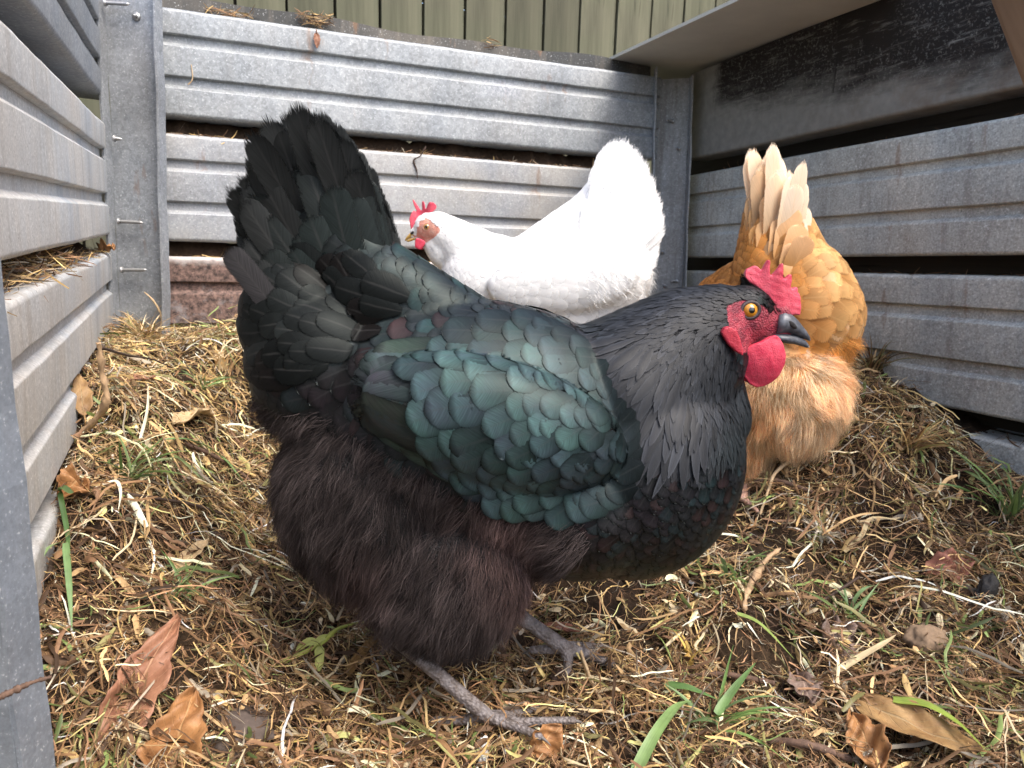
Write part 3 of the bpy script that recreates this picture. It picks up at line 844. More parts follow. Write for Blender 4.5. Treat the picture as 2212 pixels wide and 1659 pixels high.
CLAW = plain('dark_claw', (0.10, 0.09, 0.085), 0.4, 200)
BEAKD = M('slate_beak'); _c = BEAKD.coord()
BEAKD.set(color=BEAKD.mix(BEAKD.ramp(BEAKD.noise(_c, 130, 4), [(0.35, 0), (0.7, 1)]), (0.035, 0.038, 0.047), (0.115, 0.122, 0.14)), rough=0.42, spec=0.5)
BEAKD.bump(BEAKD.noise(_c, 500, 3), 0.25, 0.0005); BEAKD = BEAKD.m
BEAKT = plain('horn_beak', (0.38, 0.34, 0.27), 0.45, 200)
BEAKY = plain('yellow_beak', (0.60, 0.37, 0.10), 0.42, 150)
NOSTRIL = plain('nostril_dark', (0.012, 0.01, 0.01), 0.7)
UNDERB = plain('black_down_skin', (0.012, 0.011, 0.011), 0.9, spec=0.1)
UNDERW = plain('white_down_skin', (0.80, 0.79, 0.77), 0.9, var=0.05, spec=0.1)
UNDERO = plain('buff_down_skin', (0.50, 0.25, 0.08), 0.9, spec=0.1)
LIDM = plain('dark_eyelid', (0.035, 0.022, 0.024), 0.45, 500)
LIDP = plain('pink_eyelid', (0.50, 0.24, 0.17), 0.5, 500)

def eye_mat(name, iris, rim):
    m = M(name)
    x, y, z = m.sep(m.coord())
    r = m.math('SQRT', m.math('ADD', m.math('MULTIPLY', x, x), m.math('MULTIPLY', y, y)))
    c = m.coord(scale=(300, 300, 300))
    ir = m.mix(m.noise(c, 2.0, 3), tuple(q * 0.6 for q in iris), tuple(min(q * 1.35, 1) for q in iris))
    col = m.mix(m.ramp(r, [(0.36, 1), (0.40, 0)]), ir, (0.004, 0.004, 0.004))
    col = m.mix(m.ramp(r, [(0.82, 0), (0.88, 1)]), col, rim)
    m.set(color=col, rough=0.25, spec=0.4, coat=1.0); m.b.inputs['Coat Roughness'].default_value = 0.03
    return m.m
EYE_O = eye_mat('amber_eye', (0.50, 0.21, 0.015), (0.02, 0.015, 0.012))
EYE_B = eye_mat('tan_eye', (0.38, 0.21, 0.06), (0.3, 0.14, 0.08))

# ---------------------------------------------------------------- shapes
def remeshed(prims, voxel, smooth, name='body', mat=None, extra=0):
    """one continuous skin over overlapping ellipsoids and tapered tubes"""
    bm = bmesh.new()
    def ell(c, rad, rot=None, sub=4):
        r = bmesh.ops.create_icosphere(bm, subdivisions=sub, radius=1.0)
        mt = Matrix.Translation(Vector(c)) @ (rot.to_4x4() if rot is not None else Matrix.Identity(4)) @ Matrix.Diagonal((*rad, 1))
        bmesh.ops.transform(bm, matrix=mt, verts=r['verts'])
    for p in prims:
        if p[0] == 'e': ell(p[1], p[2], p[3] if len(p) > 3 else None)
        else:
            _, p0, r0, p1, r1 = p[:5]
            flat = p[5] if len(p) > 5 else 1.0
            p0, p1 = np.asarray(p0, float), np.asarray(p1, float)
            n = max(4, int(np.linalg.norm(p1 - p0) / (0.35 * min(r0, r1))))
            n = min(n, 40)
            for i in range(n + 1):
                f = i / n; rr = r0 + (r1 - r0) * f
                ell(p0 + (p1 - p0) * f, (rr, rr * flat, rr), None, 3)
    me = bpy.data.meshes.new(name); bm.to_mesh(me); bm.free()
    o = bpy.data.objects.new(name, me); link(o)
    rm = o.modifiers.new('r', 'REMESH'); rm.mode = 'VOXEL'; rm.voxel_size = voxel; rm.adaptivity = 0
    sm = o.modifiers.new('s', 'SMOOTH'); sm.factor = 0.5; sm.iterations = smooth
    dg = bpy.context.evaluated_depsgraph_get()
    out = bpy.data.meshes.new_from_object(o.evaluated_get(dg))
    bpy.data.objects.remove(o); bpy.data.meshes.remove(me)
    out.name = name
    out.materials.clear()
    out.materials.append(mat)
    out.polygons.foreach_set('use_smooth', np.ones(len(out.polygons), bool))
    return out

def blob(name, outline, plane, thick, mat, voxel=0.0011, smooth=6, warp=None):
    """fleshy flat piece (comb, wattle): outline in a plane, given thickness and rounded"""
    o3, ex, ez, ey = plane
    bm = bmesh.new()
    P = np.asarray(outline, float)
    a = [bm.verts.new(o3 + ex * x + ez * z - ey * thick / 2) for x, z in P]
    f = bm.faces.new(a)
    r = bmesh.ops.extrude_face_region(bm, geom=[f])
    bmesh.ops.translate(bm, vec=Vector(ey * thick), verts=[v for v in r['geom'] if isinstance(v, bmesh.types.BMVert)])
    bmesh.ops.triangulate(bm, faces=bm.faces[:])
    bmesh.ops.recalc_face_normals(bm, faces=bm.faces[:])
    me = bpy.data.meshes.new(name); bm.to_mesh(me); bm.free()
    o = bpy.data.objects.new(name, me); link(o)
    rm = o.modifiers.new('r', 'REMESH'); rm.mode = 'VOXEL'; rm.voxel_size = voxel
    sm = o.modifiers.new('s', 'SMOOTH'); sm.factor = 0.5; sm.iterations = smooth
    out = bpy.data.meshes.new_from_object(o.evaluated_get(bpy.context.evaluated_depsgraph_get()))
    bpy.data.objects.remove(o)
    if warp is not None:
        V = np.empty(len(out.vertices) * 3); out.vertices.foreach_get('co', V); V = warp(V.reshape(-1, 3))
        out.vertices.foreach_set('co', V.ravel()); out.update()
    out.name = name; out.materials.clear(); out.materials.append(mat)
    out.polygons.foreach_set('use_smooth', np.ones(len(out.polygons), bool))
    return out

def arrays(me):
    V = np.empty(len(me.vertices) * 3); me.vertices.foreach_get('co', V); V = V.reshape(-1, 3)
    N = np.empty(len(me.vertices) * 3); me.vertex_normals.foreach_get('vector', N); N = N.reshape(-1, 3)
    me.calc_loop_triangles()
    T = np.empty(len(me.loop_triangles) * 3, np.int32); me.loop_triangles.foreach_get('vertices', T)
    return V, N, T.reshape(-1, 3)

def scatter(me, n, rfun, seed=1):
    """blue-noise points on a mesh; rfun gives the spacing at each point, 0 for none"""
    V, N, T = arrays(me)
    g = np.random.default_rng(seed)
    A = V[T]; ar = np.linalg.norm(np.cross(A[:, 1] - A[:, 0], A[:, 2] - A[:, 0]), axis=1)
    t = g.choice(len(T), n, p=ar / ar.sum())
    b = g.random((n, 2)); fl = b.sum(1) > 1; b[fl] = 1 - b[fl]
    w = np.column_stack([1 - b.sum(1), b])
    P = (A[t] * w[..., None]).sum(1); Nn = norm((N[T[t]] * w[..., None]).sum(1))
    r = rfun(P, Nn); keep = r > 0
    P, Nn, r = P[keep], Nn[keep], r[keep]
    kd = KDTree(len(P))
    for i, p in enumerate(P): kd.insert(p, i)
    kd.balance()
    alive = np.ones(len(P), bool); sel = []
    for i in range(len(P)):
        if not alive[i]: continue
        sel.append(i)
        for _, j, _ in kd.find_range(P[i], r[i]): alive[j] = False
    s = np.array(sel, int)
    return P[s], Nn[s], r[s]

def vane(P, D, N, L, W, tint, lift=0.10, curl=0.10, camber=0.12, sink=0.0015, shape='round', nu=4, nv=7, seed=0, side=0.0, split=0.0, skin=None, off=0.0006, tint2=None):
    """feathers: P root, D direction, N outward normal, L length, W width (arrays); returns ribbon-like arrays"""
    n = len(P); g = np.random.default_rng(seed + n)
    D = norm(D - N * (D * N).sum(1, keepdims=True)); S = np.cross(N, D)
    v = 1 - (1 - np.linspace(0, 1, nv + 1)) ** 1.7; u = np.linspace(-1, 1, nu + 1)
    if shape == 'round': w = np.minimum(1, 0.30 + 2.2 * v) * np.sqrt(np.clip(1 - np.clip((v - 0.5) / 0.5, 0, 1) ** 2.6, 0, 1))
    elif shape == 'lance': w = np.minimum(1, 0.45 + 1.8 * v) * (1 - np.clip((v - 0.35) / 0.65, 0, 1) ** 1.6) ** 0.8
    elif shape == 'blade': w = np.minimum(1, 0.22 + 2.4 * v ** 0.9) * np.sqrt(np.clip(1 - np.clip((v - 0.78) / 0.22, 0, 1) ** 2.4, 0, 1))
    w = np.maximum(w, 0.02)
    uu, vv = np.meshgrid(u, v)              # (nv+1, nu+1)
    ww = np.broadcast_to(w[:, None], uu.shape)
    def b(a): return np.broadcast_to(np.asarray(a, float), (n,))[:, None, None, None]
    jag = 1 + split * g.normal(0, 1, (n, nv + 1, nu + 1))
    sd = np.broadcast_to(np.asarray(side, float), (n,))[:, None, None, None]
    along = b(L) * (vv - 0.05 * uu ** 2 * (vv > 0.8))[None, ..., None]
    X = (P - N * np.broadcast_to(np.asarray(sink, float), (n,))[:, None])[:, None, None, :] + D[:, None, None, :] * along \
        + S[:, None, None, :] * (b(W) / 2 * (uu * ww)[None, ..., None] * jag[..., None] + sd * b(L) * (vv ** 2)[None, ..., None]) \
        + N[:, None, None, :] * (b(lift) * b(L) * vv[None, ..., None] - b(curl) * b(L) * (vv ** 2)[None, ..., None] - b(camber) * b(W) * (uu ** 2 * ww)[None, ..., None])
    if skin is not None:      # lay every vane along the skin: overlapping shingles with no gaps
        X0 = P[:, None, None, :] + D[:, None, None, :] * along + S[:, None, None, :] * (b(W) / 2 * (uu * ww)[None, ..., None] * jag[..., None] + sd * b(L) * (vv ** 2)[None, ..., None])
        hgt = (off + 0.0006 * g.random(n)[:, None, None, None] + b(lift) * b(L) * vv[None, ..., None] ** 1.3 - b(camber) * b(W) * (uu ** 2 * ww)[None, ..., None]).reshape(-1)
        Q = X0.reshape(-1, 3); near = skin.find_nearest
        out = np.empty_like(Q)
        for i in range(len(Q)):
            l_, n_, _, _ = near(Q[i]); h_ = hgt[i]
            out[i] = (l_[0] + n_[0] * h_, l_[1] + n_[1] * h_, l_[2] + n_[2] * h_)
        X = out
    k, m_ = nv + 1, nu + 1
    base = (np.arange(n) * k * m_)[:, None, None]
    a = base + np.arange(nv)[None, :, None] * m_ + np.arange(nu)[None, None, :]
    Fq = np.stack([a, a + 1, a + m_ + 1, a + m_], -1).reshape(-1, 4)
    sd_ = np.floor(g.random(n) * 60)[:, None, None]
    uv = np.stack([np.broadcast_to(uu * 0.4995 + 0.5, (n, k, m_)) + sd_, np.broadcast_to(vv, (n, k, m_))], -1).reshape(-1, 2)
    T = np.repeat(np.asarray(tint, float), k * m_, axis=0)
    if tint2 is not None:
        f = np.clip((np.broadcast_to(vv, (n, k, m_)).reshape(-1, 1) - .25) / .5, 0, 1)
        T = T * (1 - f) + np.repeat(np.asarray(tint2, float), k * m_, axis=0) * f
    return X.reshape(-1, 3), Fq, uv, T

def down(P, D, N, L, W, tint, seed=0, k=6, spread=0.35, out=0.5, droop=0.15, wave=0.1):
    """soft down: fine curved strands"""
    g = np.random.default_rng(seed); n = len(P)
    D = norm(D + g.normal(0, spread, (n, 3)))
    o = norm(D * (1 - out) + N * out)
    s = np.linspace(0, 1, k)[None, :, None]
    g1 = g.normal(0, 1, (n, 1, 3))
    C = P[:, None] + L[:, None, None] * (o[:, None] * s + (D - o)[:, None] * s ** 2 * 0.7 + np.array([0, 0, -1.0]) * droop * s ** 2 + g1 * wave * s ** 2 + wave * 0.4 * np.sin(s * 7 + g1 * 3) * s)
    t = norm(np.gradient(C, axis=1)); S = norm(np.cross(t, norm(g.normal(0, 1, (n, 3)))[:, None]))
    tp = np.linspace(1, 0.12, k); tp[0] = 0.9
    return ribbons(C, S, W, tp, tint)

def tufts(P, D, N, L, W, tint, clumps, seed=0, k=6, pull=.6, **kw):
    """down gathered into soft wisps: strands lean towards the tip of the nearest wisp"""
    g = np.random.default_rng(seed)
    V, Fq, uv, T = down(P, D, N, L, W, tint, seed=seed, k=k, **kw)
    Pc, Dc, Nc = clumps
    kd = KDTree(len(Pc))
    for i, p in enumerate(Pc): kd.insert(p, i)
    kd.balance()
    idx = np.array([kd.find(p)[1] for p in P])
    Lc = g.uniform(.8, 1.25, len(Pc)) * float(np.mean(L)) * 1.15
    o = norm(norm(Dc + g.normal(0, .22, Dc.shape)) * .72 + Nc * .30)
    tip = Pc + o * Lc[:, None] + np.array([0, 0, -.15]) * Lc[:, None]
    s = np.linspace(0, 1, k) ** 1.6
    X = V.reshape(len(P), k, 2, 3)
    mid = X.mean(2)
    shift = (tip[idx] - mid[:, -1]) * (pull * g.uniform(.5, 1.15, len(P)))[:, None]
    X = X + shift[:, None, None, :] * s[None, :, None, None]
    cc = np.exp(g.normal(0, .22, len(Pc)))[idx]
    return X.reshape(-1, 3), Fq, uv, T * np.repeat(cc, k * 2)[:, None]

def tube_pts(pts, radii):
    return [('c', pts[i], radii[i], pts[i + 1], radii[i + 1]) for i in range(len(pts) - 1)]

def claw(root, p, d, L, r):
    bm = bmesh.new(); d = Vector(d).normalized(); q = d.to_track_quat('Z', 'Y').to_matrix(); prev = None
    for i in range(7):
        f = i / 6
        ring = [bm.verts.new(Vector(p) + q @ Vector((r * (1 - f * 0.95) * math.cos(a * math.pi / 4), r * (1 - f * 0.95) * math.sin(a * math.pi / 4), f * L)) + Vector((0, 0, -L * 0.35 * f * f))) for a in range(8)]
        if prev:
            for k in range(8): bm.faces.new((prev[k], prev[(k + 1) % 8], ring[(k + 1) % 8], ring[k]))
        else: bm.faces.new(ring)
        prev = ring
    bm.faces.new(prev)
    o = bm_obj('claw', bm, CLAW, smooth=True); o.parent = root
    return o

def leg(root, hock, ankle, toes, r, mat, hind):
    """scaly shank and toes as one skin; toes given as polylines"""
    prims = tube_pts([hock, (np.asarray(hock) * 0.5 + np.asarray(ankle) * 0.5), ankle], [r * 1.15, r * 0.92, r])
    ends = []
    for tpts in toes + [hind]:
        rr = np.linspace(r * 0.82, r * 0.5, len(tpts) + 1)
        pts = [ankle] + [np.asarray(t) for t in tpts]
        for i in range(1, len(pts)):
            prims.append(('c', pts[i - 1], rr[i - 1], pts[i], rr[i]))
            prims.append(('e', pts[i] * 0.55 + pts[i - 1] * 0.45, (rr[i] * 1.2, rr[i] * 1.1, rr[i] * 1.15)))
        ends.append((pts[-1], pts[-1] - pts[-2], rr[-1]))
    me = remeshed(prims, 0.0013, 2, 'leg', mat)
    o = obj('leg', me, root)
    for p, d, rr in ends:
        claw(o, p - norm(d) * 0.002, d, 0.014, rr * 0.8)
    for c in list(o.children): c.location = -Vector(root.location) * 0      # claws share the leg's frame
    return o

def lathe_beak(name, stations, mat, ey):
    """beak: list of (top point, bottom point, half width) from base to tip"""
    bm = bmesh.new(); prev = None; n = 14
    for top, bot, hw in stations:
        top, bot = np.asarray(top), np.asarray(bot); c = (top + bot) / 2; h = (top - bot) / 2
        ring = [bm.verts.new(c + h * math.sin(a) + ey * hw * math.copysign(abs(math.cos(a)) ** 0.8, math.cos(a))) for a in (2 * math.pi * i / n for i in range(n))]
        if prev:
            for k in range(n): bm.faces.new((prev[k], prev[(k + 1) % n], ring[(k + 1) % n], ring[k]))
        else: bm.faces.new(ring)
        prev = ring
    bm.faces.new(prev)
    return bm_obj(name, bm, mat, smooth=True)

def eyeball(root, centre, axis, r, mat, lidmat, lid_r=1.0):
    bm = bmesh.new(); bmesh.ops.create_uvsphere(bm, u_segments=32, v_segments=24, radius=1.0)
    q = Vector(axis).to_track_quat('Z', 'Y')
    mt = Matrix.Translation(Vector(centre)) @ q.to_matrix().to_4x4() @ Matrix.Scale(r, 4)
    o = bm_obj('eye', bm, mat, smooth=True); o.matrix_world = mt
    loc = Vector(centre) - Vector(root.location)
    o.parent = root; o.location = loc
    bm = bmesh.new(); prev = None; n, k = 40, 10
    rings = []
    for i in range(n):
        a = 2 * math.pi * i / n; rr = 1.0 + 0.05 * math.sin(2 * a)
        rings.append([bm.verts.new(((rr * lid_r + 0.26 * math.cos(b)) * math.cos(a) * 1.08, (rr * lid_r + 0.26 * math.cos(b)) * math.sin(a) * 0.95, 0.40 + 0.24 * math.sin(b))) for b in (2 * math.pi * j / k for j in range(k))])
    for i in range(n):
        for j in range(k): bm.faces.new((rings[i][j], rings[(i + 1) % n][j], rings[(i + 1) % n][(j + 1) % k], rings[i][(j + 1) % k]))
    l = bm_obj('eyelid', bm, lidmat, smooth=True)
    l.matrix_world = mt; l.parent = root; l.location = loc
    return o

def put(root, name, me):
    o = bpy.data.objects.new(name, me); link(o); o.parent = root; o.location = -Vector(root.location); return o

def keep(o, root):
    """parent an object already built in world coordinates"""
    o.parent = root; o.location = Vector(o.location) - Vector(root.location); return o

EX, EZ, EY = np.array([1.0, 0, 0]), np.array([0, 0, 1.0]), np.array([0, 1.0, 0])
# ------------------------------------------------------------------ the black hen
Y0 = 0.64
def scale_at(Y): return float(np.linalg.norm(at(CX + 1, CY, Y) - at(CX, CY, Y)))
S0 = scale_at(Y0)

def roty(deg):           # positive lowers the +X end as seen from the camera
    return Matrix.Rotation(R(deg), 3, 'Y')

def mirror_key(Ymid):
    def key(P):
        Q = np.array(P, float); Q[:, 1] = Ymid - np.abs(Q[:, 1] - Ymid)
        return project(Q)
    return key

def flow_dir(keys, xy, P, N):
    f = idw(keys, xy)
    D = np.column_stack([f[:, 0], np.zeros(len(f)), -f[:, 1]])
    # a point facing the camera follows the drawing; on the flanks the flow bends round the body
    return norm(D - N * (D * N).sum(1, keepdims=True) + 1e-6)

def px_outline(pts, Y):
    return [(at(x, y, Y)[0], at(x, y, Y)[2]) for x, y in pts]

def zk(pts, ox, oy, k):     # points measured on an enlarged crop
    return [(ox + x * k, oy + y * k) for x, y in pts]

def bvh_of(me):
    V, N, T = arrays(me)
    return BVHTree.FromPolygons([tuple(v) for v in V], [tuple(t) for t in T])

def on_skin(bvh, px, py, fall=0.64):
    r = Vector(ray(px, py)).normalized()
    h = bvh.ray_cast(Vector(CAMPOS), r)
    if h[0] is None: return at(px, py, fall), np.array([0, -1.0, 0])
    return np.array(h[0]), np.array(h[1])

def cat_parts(parts):
    return joined(parts)

def skin_mask(body, mat, fun):
    Vb, Nb, _ = arrays(body)
    mk = sum(fun(Vb + o).astype(float) for o in ([0, 0, 0], [.0025, 0, 0], [-.0025, 0, 0], [0, 0, .0025], [0, 0, -.0025])) / 5
    a = body.color_attributes.new('tint', 'FLOAT_COLOR', 'POINT')
    a.data.foreach_set('color', np.column_stack([mk, mk, mk, np.ones(len(mk))]).astype(np.float32).ravel())
    body.materials.clear(); body.materials.append(mat)

def black_hen():
    root = empty('hen', (0.0, Y0, 0.0), label='black hen with teal sheened wing feathers, walking right in front of the other two', cat='hen', group='hens in the pen')
    def e(x, y, rx, rz, ry, rot=0, Y=Y0):
        s = scale_at(Y); return ('e', at(x, y, Y), (rx * s, ry, rz * s), roty(rot))
    def c(x0, y0, r0, x1, y1, r1, flat=1.0, Y=Y0):
        s = scale_at(Y); return ('c', at(x0, y0, Y), r0 * s, at(x1, y1, Y), r1 * s, flat)
    prims = [e(1050, 925, 420, 275, 0.094, 8), e(1372, 1000, 232, 258, 0.084, 12), e(830, 1050, 232, 262, 0.084), e(705, 800, 155, 175, 0.062), e(645, 700, 112, 135, 0.040),
             e(1250, 1060, 200, 185, 0.09), c(1000, 740, 105, 830, 650, 118, 0.75), c(830, 650, 118, 700, 520, 78, 0.5), c(700, 520, 70, 650, 330, 42, 0.22),
             c(1350, 880, 200, 1470, 765, 140, 0.86), c(1470, 765, 140, 1548, 692, 76, 0.85), e(1606, 680, 66, 62, 0.0205, 12),
             c(1560, 685, 60, 1620, 700, 50, 0.75), c(1632, 696, 46, 1692, 706, 27, 0.62), c(1590, 735, 40, 1640, 728, 30, 0.7), e(1690, 676, 20, 24, 0.0085), c(1535, 765, 55, 1545, 905, 76, 0.8)]
    for sg in (-1, 1):
        prims += [('e', at(965, 1185, Y0) + np.array([0, sg * 0.034, 0]), (190 * S0, 0.052, 200 * S0)),
                  ('e', at(1065, 915, Y0 - 0.08) + (np.array([0, 0.16, 0]) if sg > 0 else 0), (285 * scale_at(Y0 - 0.08), 0.030, 125 * scale_at(Y0 - 0.08)), roty(13))]
    body = remeshed(prims, 0.0028, 8, 'body', UNDERB)
    bvh = bvh_of(body)
    key = mirror_key(Y0)
    face_poly = zk([(235, 700), (330, 640), (430, 615), (560, 625), (650, 690), (730, 735), (800, 770), (850, 800), (840, 960), (760, 1000), (790, 1060), (700, 1110), (560, 1150), (440, 1190), (340, 1170), (300, 1010), (265, 860)], 1520.8, 525.4, 0.2001)
    # bare facial skin
    Vb, Nb, _ = arrays(body)
    skin_mask(body, FACE, lambda P: inside(face_poly, key(P)) | ((key(P)[:, 0] > 1672) & (key(P)[:, 1] > 640)))
    put(root, 'body', body)

    wing_poly = [(742, 800), (850, 748), (1000, 722), (1120, 705), (1215, 712), (1300, 760), (1360, 850), (1395, 950), (1388, 1035), (1330, 1080), (1240, 1098), (1150, 1092), (1060, 1066), (980, 1012), (890, 955), (800, 900), (728, 862)]
    down_poly = [(545, 840), (600, 880), (740, 890), (860, 975), (1010, 1050), (1150, 1105), (1260, 1110), (1290, 1170), (1230, 1240), (1190, 1300), (1130, 1370), (1040, 1440), (920, 1440), (780, 1390), (660, 1270), (560, 1110), (550, 990)]
    neck_poly = [(1290, 690), (1400, 645), (1520, 600), (1640, 590), (1665, 640), (1590, 680), (1570, 720), (1590, 800), (1640, 900), (1600, 960), (1540, 990), (1500, 1000), (1440, 985), (1390, 950), (1340, 880), (1300, 800)]
    flow = [(1640, 640, -.9, -.1), (1600, 615, -1, -.05), (1560, 640, -1, .12), (1500, 650, -1, .35), (1420, 690, -.85, .55), (1340, 720, -.9, .45), (1380, 800, -.62, .8), (1350, 900, -.5, .85),
            (1480, 760, -.55, .85), (1480, 860, -.3, 1), (1560, 780, -.22, 1), (1590, 860, -.08, 1), (1500, 950, -.3, 1), (1600, 960, -.1, 1), (1590, 1060, -.3, .95), (1520, 1150, -.6, .8),
            (1400, 1240, -.9, .4), (1280, 1200, -.95, .3), (1420, 1100, -.55, .8), (1250, 1150, -.85, .45),
            (1200, 700, -1, .1), (1050, 650, -1, .0), (950, 590, -1, -.12), (880, 560, -.9, -.35), (800, 560, -.65, -.8), (700, 450, -.3, -1), (640, 330, -.2, -1),
            (560, 420, -.55, -.8), (700, 640, -.8, -.5), (620, 600, -.75, -.65), (560, 700, -.8, .2), (640, 760, -.95, .15), (800, 720, -1, .05), (900, 690, -1, .05), (700, 850, -.9, .4), (560, 850, -.75, .6),
            (620, 950, -.7, .75), (650, 1100, -.55, .85), (760, 1050, -.5, .85), (900, 1100, -.4, .95), (760, 1250, -.4, .95), (950, 1300, -.25, 1), (1100, 1180, -.35, .95), (1120, 1320, -.55, .9), (1000, 1400, -.5, .8)]
    size = [(1630, 620, 6), (1590, 615, 7), (1560, 650, 9), (1500, 680, 13), (1450, 720, 16), (1400, 790, 21), (1350, 880, 24), (1540, 800, 15), (1580, 880, 16), (1500, 930, 22), (1600, 1000, 19), (1540, 1120, 23),
            (1450, 1200, 28), (1330, 1230, 32), (1250, 1180, 36), (1400, 1080, 30), (1200, 700, 32), (1100, 660, 36), (1000, 640, 44), (900, 600, 46), (880, 690, 48), (760, 640, 60), (700, 500, 62), (640, 350, 60), (560, 500, 52),
            (560, 700, 48), (640, 780, 56), (750, 800, 50), (620, 900, 44)]
    tints = [(1600, 620, .014, .015, .018), (1450, 700, .020, .022, .027), (1380, 820, .022, .024, .030), (1500, 900, .022, .025, .031), (1590, 950, .016, .021, .024), (1560, 1100, .015, .019, .022),
             (1420, 1220, .020, .021, .024), (1280, 1200, .022, .020, .021), (1420, 1060, .024, .022, .026), (1200, 690, .024, .030, .034), (1050, 640, .024, .036, .037), (930, 600, .030, .046, .045), (860, 680, .022, .034, .034),
             (780, 520, .014, .017, .017), (640, 330, .020, .022, .022), (560, 450, .018, .026, .025), (650, 580, .030, .042, .040), (600, 690, .013, .012, .013), (700, 740, .016, .015, .016), (560, 820, .012, .010, .011), (800, 800, .017, .014, .016)]

    def rf(P, N):
        xy = key(P)
        r = idw(size, xy)[:, 0] * S0 * 0.55
        r[(xy[:, 1] < 500) & (xy[:, 0] < 860)] = 0
        r[inside(face_poly, xy) | ((xy[:, 0] > 1672) & (xy[:, 1] > 640))] = 0
        r[inside(down_poly, xy)] *= 1.2
        return r
    P, N, r = scatter(body, 60000, rf, 5)
    xy = key(P); D = flow_dir(flow, xy, P, N)
    g = np.random.default_rng(3)
    D = norm(D + np.cross(N, D) * g.normal(0, 0.13, (len(P), 1)))
    T = idw(tints, xy) * .55 * np.exp(g.normal(0, 0.18, (len(P), 1)) + .22 * vnoise(P, 40, 71)[:, None])
    isd = inside(down_poly, xy)
    neck = inside(neck_poly, xy)
    teal = (g.random(len(P)) < 0.20) & ~neck
    T[teal] *= np.array([1.0, 1.5, 1.45])
    brown = (g.random(len(P)) < 0.18) & ~neck
    T[brown] = T[brown].mean(1, keepdims=True) * np.array([1.35, .92, .95])
    m = ~neck & ~isd
    L = r * g.uniform(3.0, 3.9, len(P)); W = r * g.uniform(2.4, 3.0, len(P))
    V = vane(P[m], D[m], N[m], L[m], W[m], T[m], nv=9, lift=0.045, camber=0.02, skin=bvh, seed=1)
    put(root, 'plumage', mesh_arrays('plumage', V[0], V[1], BLACKF, V[2], V[3]))
    # long narrow neck hackles, two layers
    hp = []
    for kk, (mul, lf) in enumerate(((1.0, .07), (0.8, .11))):
        P2, N2, r2 = (P[neck], N[neck], r[neck]) if kk == 0 else scatter(body, 40000, lambda P, N: np.where(inside(neck_poly, key(P)) & ~inside(face_poly, key(P)), idw(size, key(P))[:, 0] * S0 * 0.55, 0), 8)
        xy2 = key(P2); D2 = flow_dir(flow, xy2, P2, N2); D2 = norm(D2 + np.cross(N2, D2) * g.normal(0, 0.12, (len(P2), 1)))
        T2 = idw(tints, xy2) * np.exp(g.normal(0, 0.30, (len(P2), 1))) * 0.6
        hp.append(vane(P2, D2, N2, r2 * g.uniform(4.2, 5.8, len(P2)), r2 * g.uniform(1.1, 1.6, len(P2)), T2, lift=lf * .6, camber=0.03, skin=bvh, shape='lance', nu=2, nv=6, seed=kk, side=g.normal(0, .06, len(P2))))
    drape = [(1285, 715), (1400, 745), (1480, 830), (1520, 950), (1470, 985), (1400, 950), (1330, 880), (1290, 800)]
    P3, N3, r3 = scatter(body, 30000, lambda P, N: np.where(inside(drape, key(P)), 15 * S0, 0), 81)
    D3 = flow_dir(flow, key(P3), P3, N3); D3 = norm(D3 + np.cross(N3, D3) * g.normal(0, .16, (len(P3), 1)))
    T3 = np.array([[.0145, .0158, .019]]) * np.exp(g.normal(0, .35, (len(P3), 1)))
    hp.append(vane(P3, D3, N3, g.uniform(70, 115, len(P3)) * S0, g.uniform(17, 25, len(P3)) * S0, T3, lift=.07, camber=.05, skin=bvh, off=.0025, shape='lance', nu=4, nv=10, seed=12, side=g.normal(0, .07, len(P3))))
    V = joined(hp)
    put(root, 'neck_hackle', mesh_arrays('neck_hackle', V[0], V[1], HACKLE, V[2], V[3]))
    # brown-black down on belly, thighs and vent
    Vb, Nb, Tb = arrays(body)
    A = Vb[Tb]; ar = np.linalg.norm(np.cross(A[:, 1] - A[:, 0], A[:, 2] - A[:, 0]), axis=1)
    kc = key(A.mean(1)); ar = ar * inside(down_poly, kc)
    n = 90000
    t = g.choice(len(Tb), n, p=ar / ar.sum()); b = g.random((n, 2)); fl = b.sum(1) > 1; b[fl] = 1 - b[fl]; w = np.column_stack([1 - b.sum(1), b])
    Pd = (A[t] * w[..., None]).sum(1); Nd = norm((Nb[Tb[t]] * w[..., None]).sum(1)); xyd = key(Pd)
    Dd = flow_dir(flow, xyd, Pd, Nd)
    sw = vnoise(Pd, 55, 12)[:, None] * 0.65 + vnoise(Pd, 150, 13)[:, None] * 0.45
    Dd = norm(Dd + np.cross(Nd, Dd) * sw)
    cl = vnoise(Pd, 45, 14) * 0.5 + vnoise(Pd, 120, 15) * 0.5
    Ld = g.uniform(0.010, 0.030, n) * (1 + 0.4 * cl)
    Td = np.array([.064, .052, .051])[None] * np.exp(g.normal(0, .42, (n, 1)) + 0.65 * cl[:, None])
    rd = np.exp(-((xyd[:, 0] - 1090) ** 2 + (xyd[:, 1] - 1150) ** 2) / 8000) + 0.7 * np.exp(-((xyd[:, 0] - 1130) ** 2 + (xyd[:, 1] - 1270) ** 2) / 4500) + 0.5 * np.exp(-((xyd[:, 0] - 790) ** 2 + (xyd[:, 1] - 1240) ** 2) / 5000)
    Td = Td * (1 + rd[:, None] * np.array([1.1, .70, .62]))
    cP, cN, _ = scatter(body, 30000, lambda P, N: np.where(inside(down_poly, key(P)), .0105, 0), 17)
    cD = flow_dir(flow, key(cP), cP, cN); cD = norm(cD + np.cross(cN, cD) * (vnoise(cP, 55, 12)[:, None] * .7))
    V = tufts(Pd - Nd * 0.002, Dd, Nd, Ld, g.uniform(.0002, .00055, n), Td, (cP, cD, cN), seed=4, k=6, spread=.34, out=0.36, droop=.14, wave=.16)
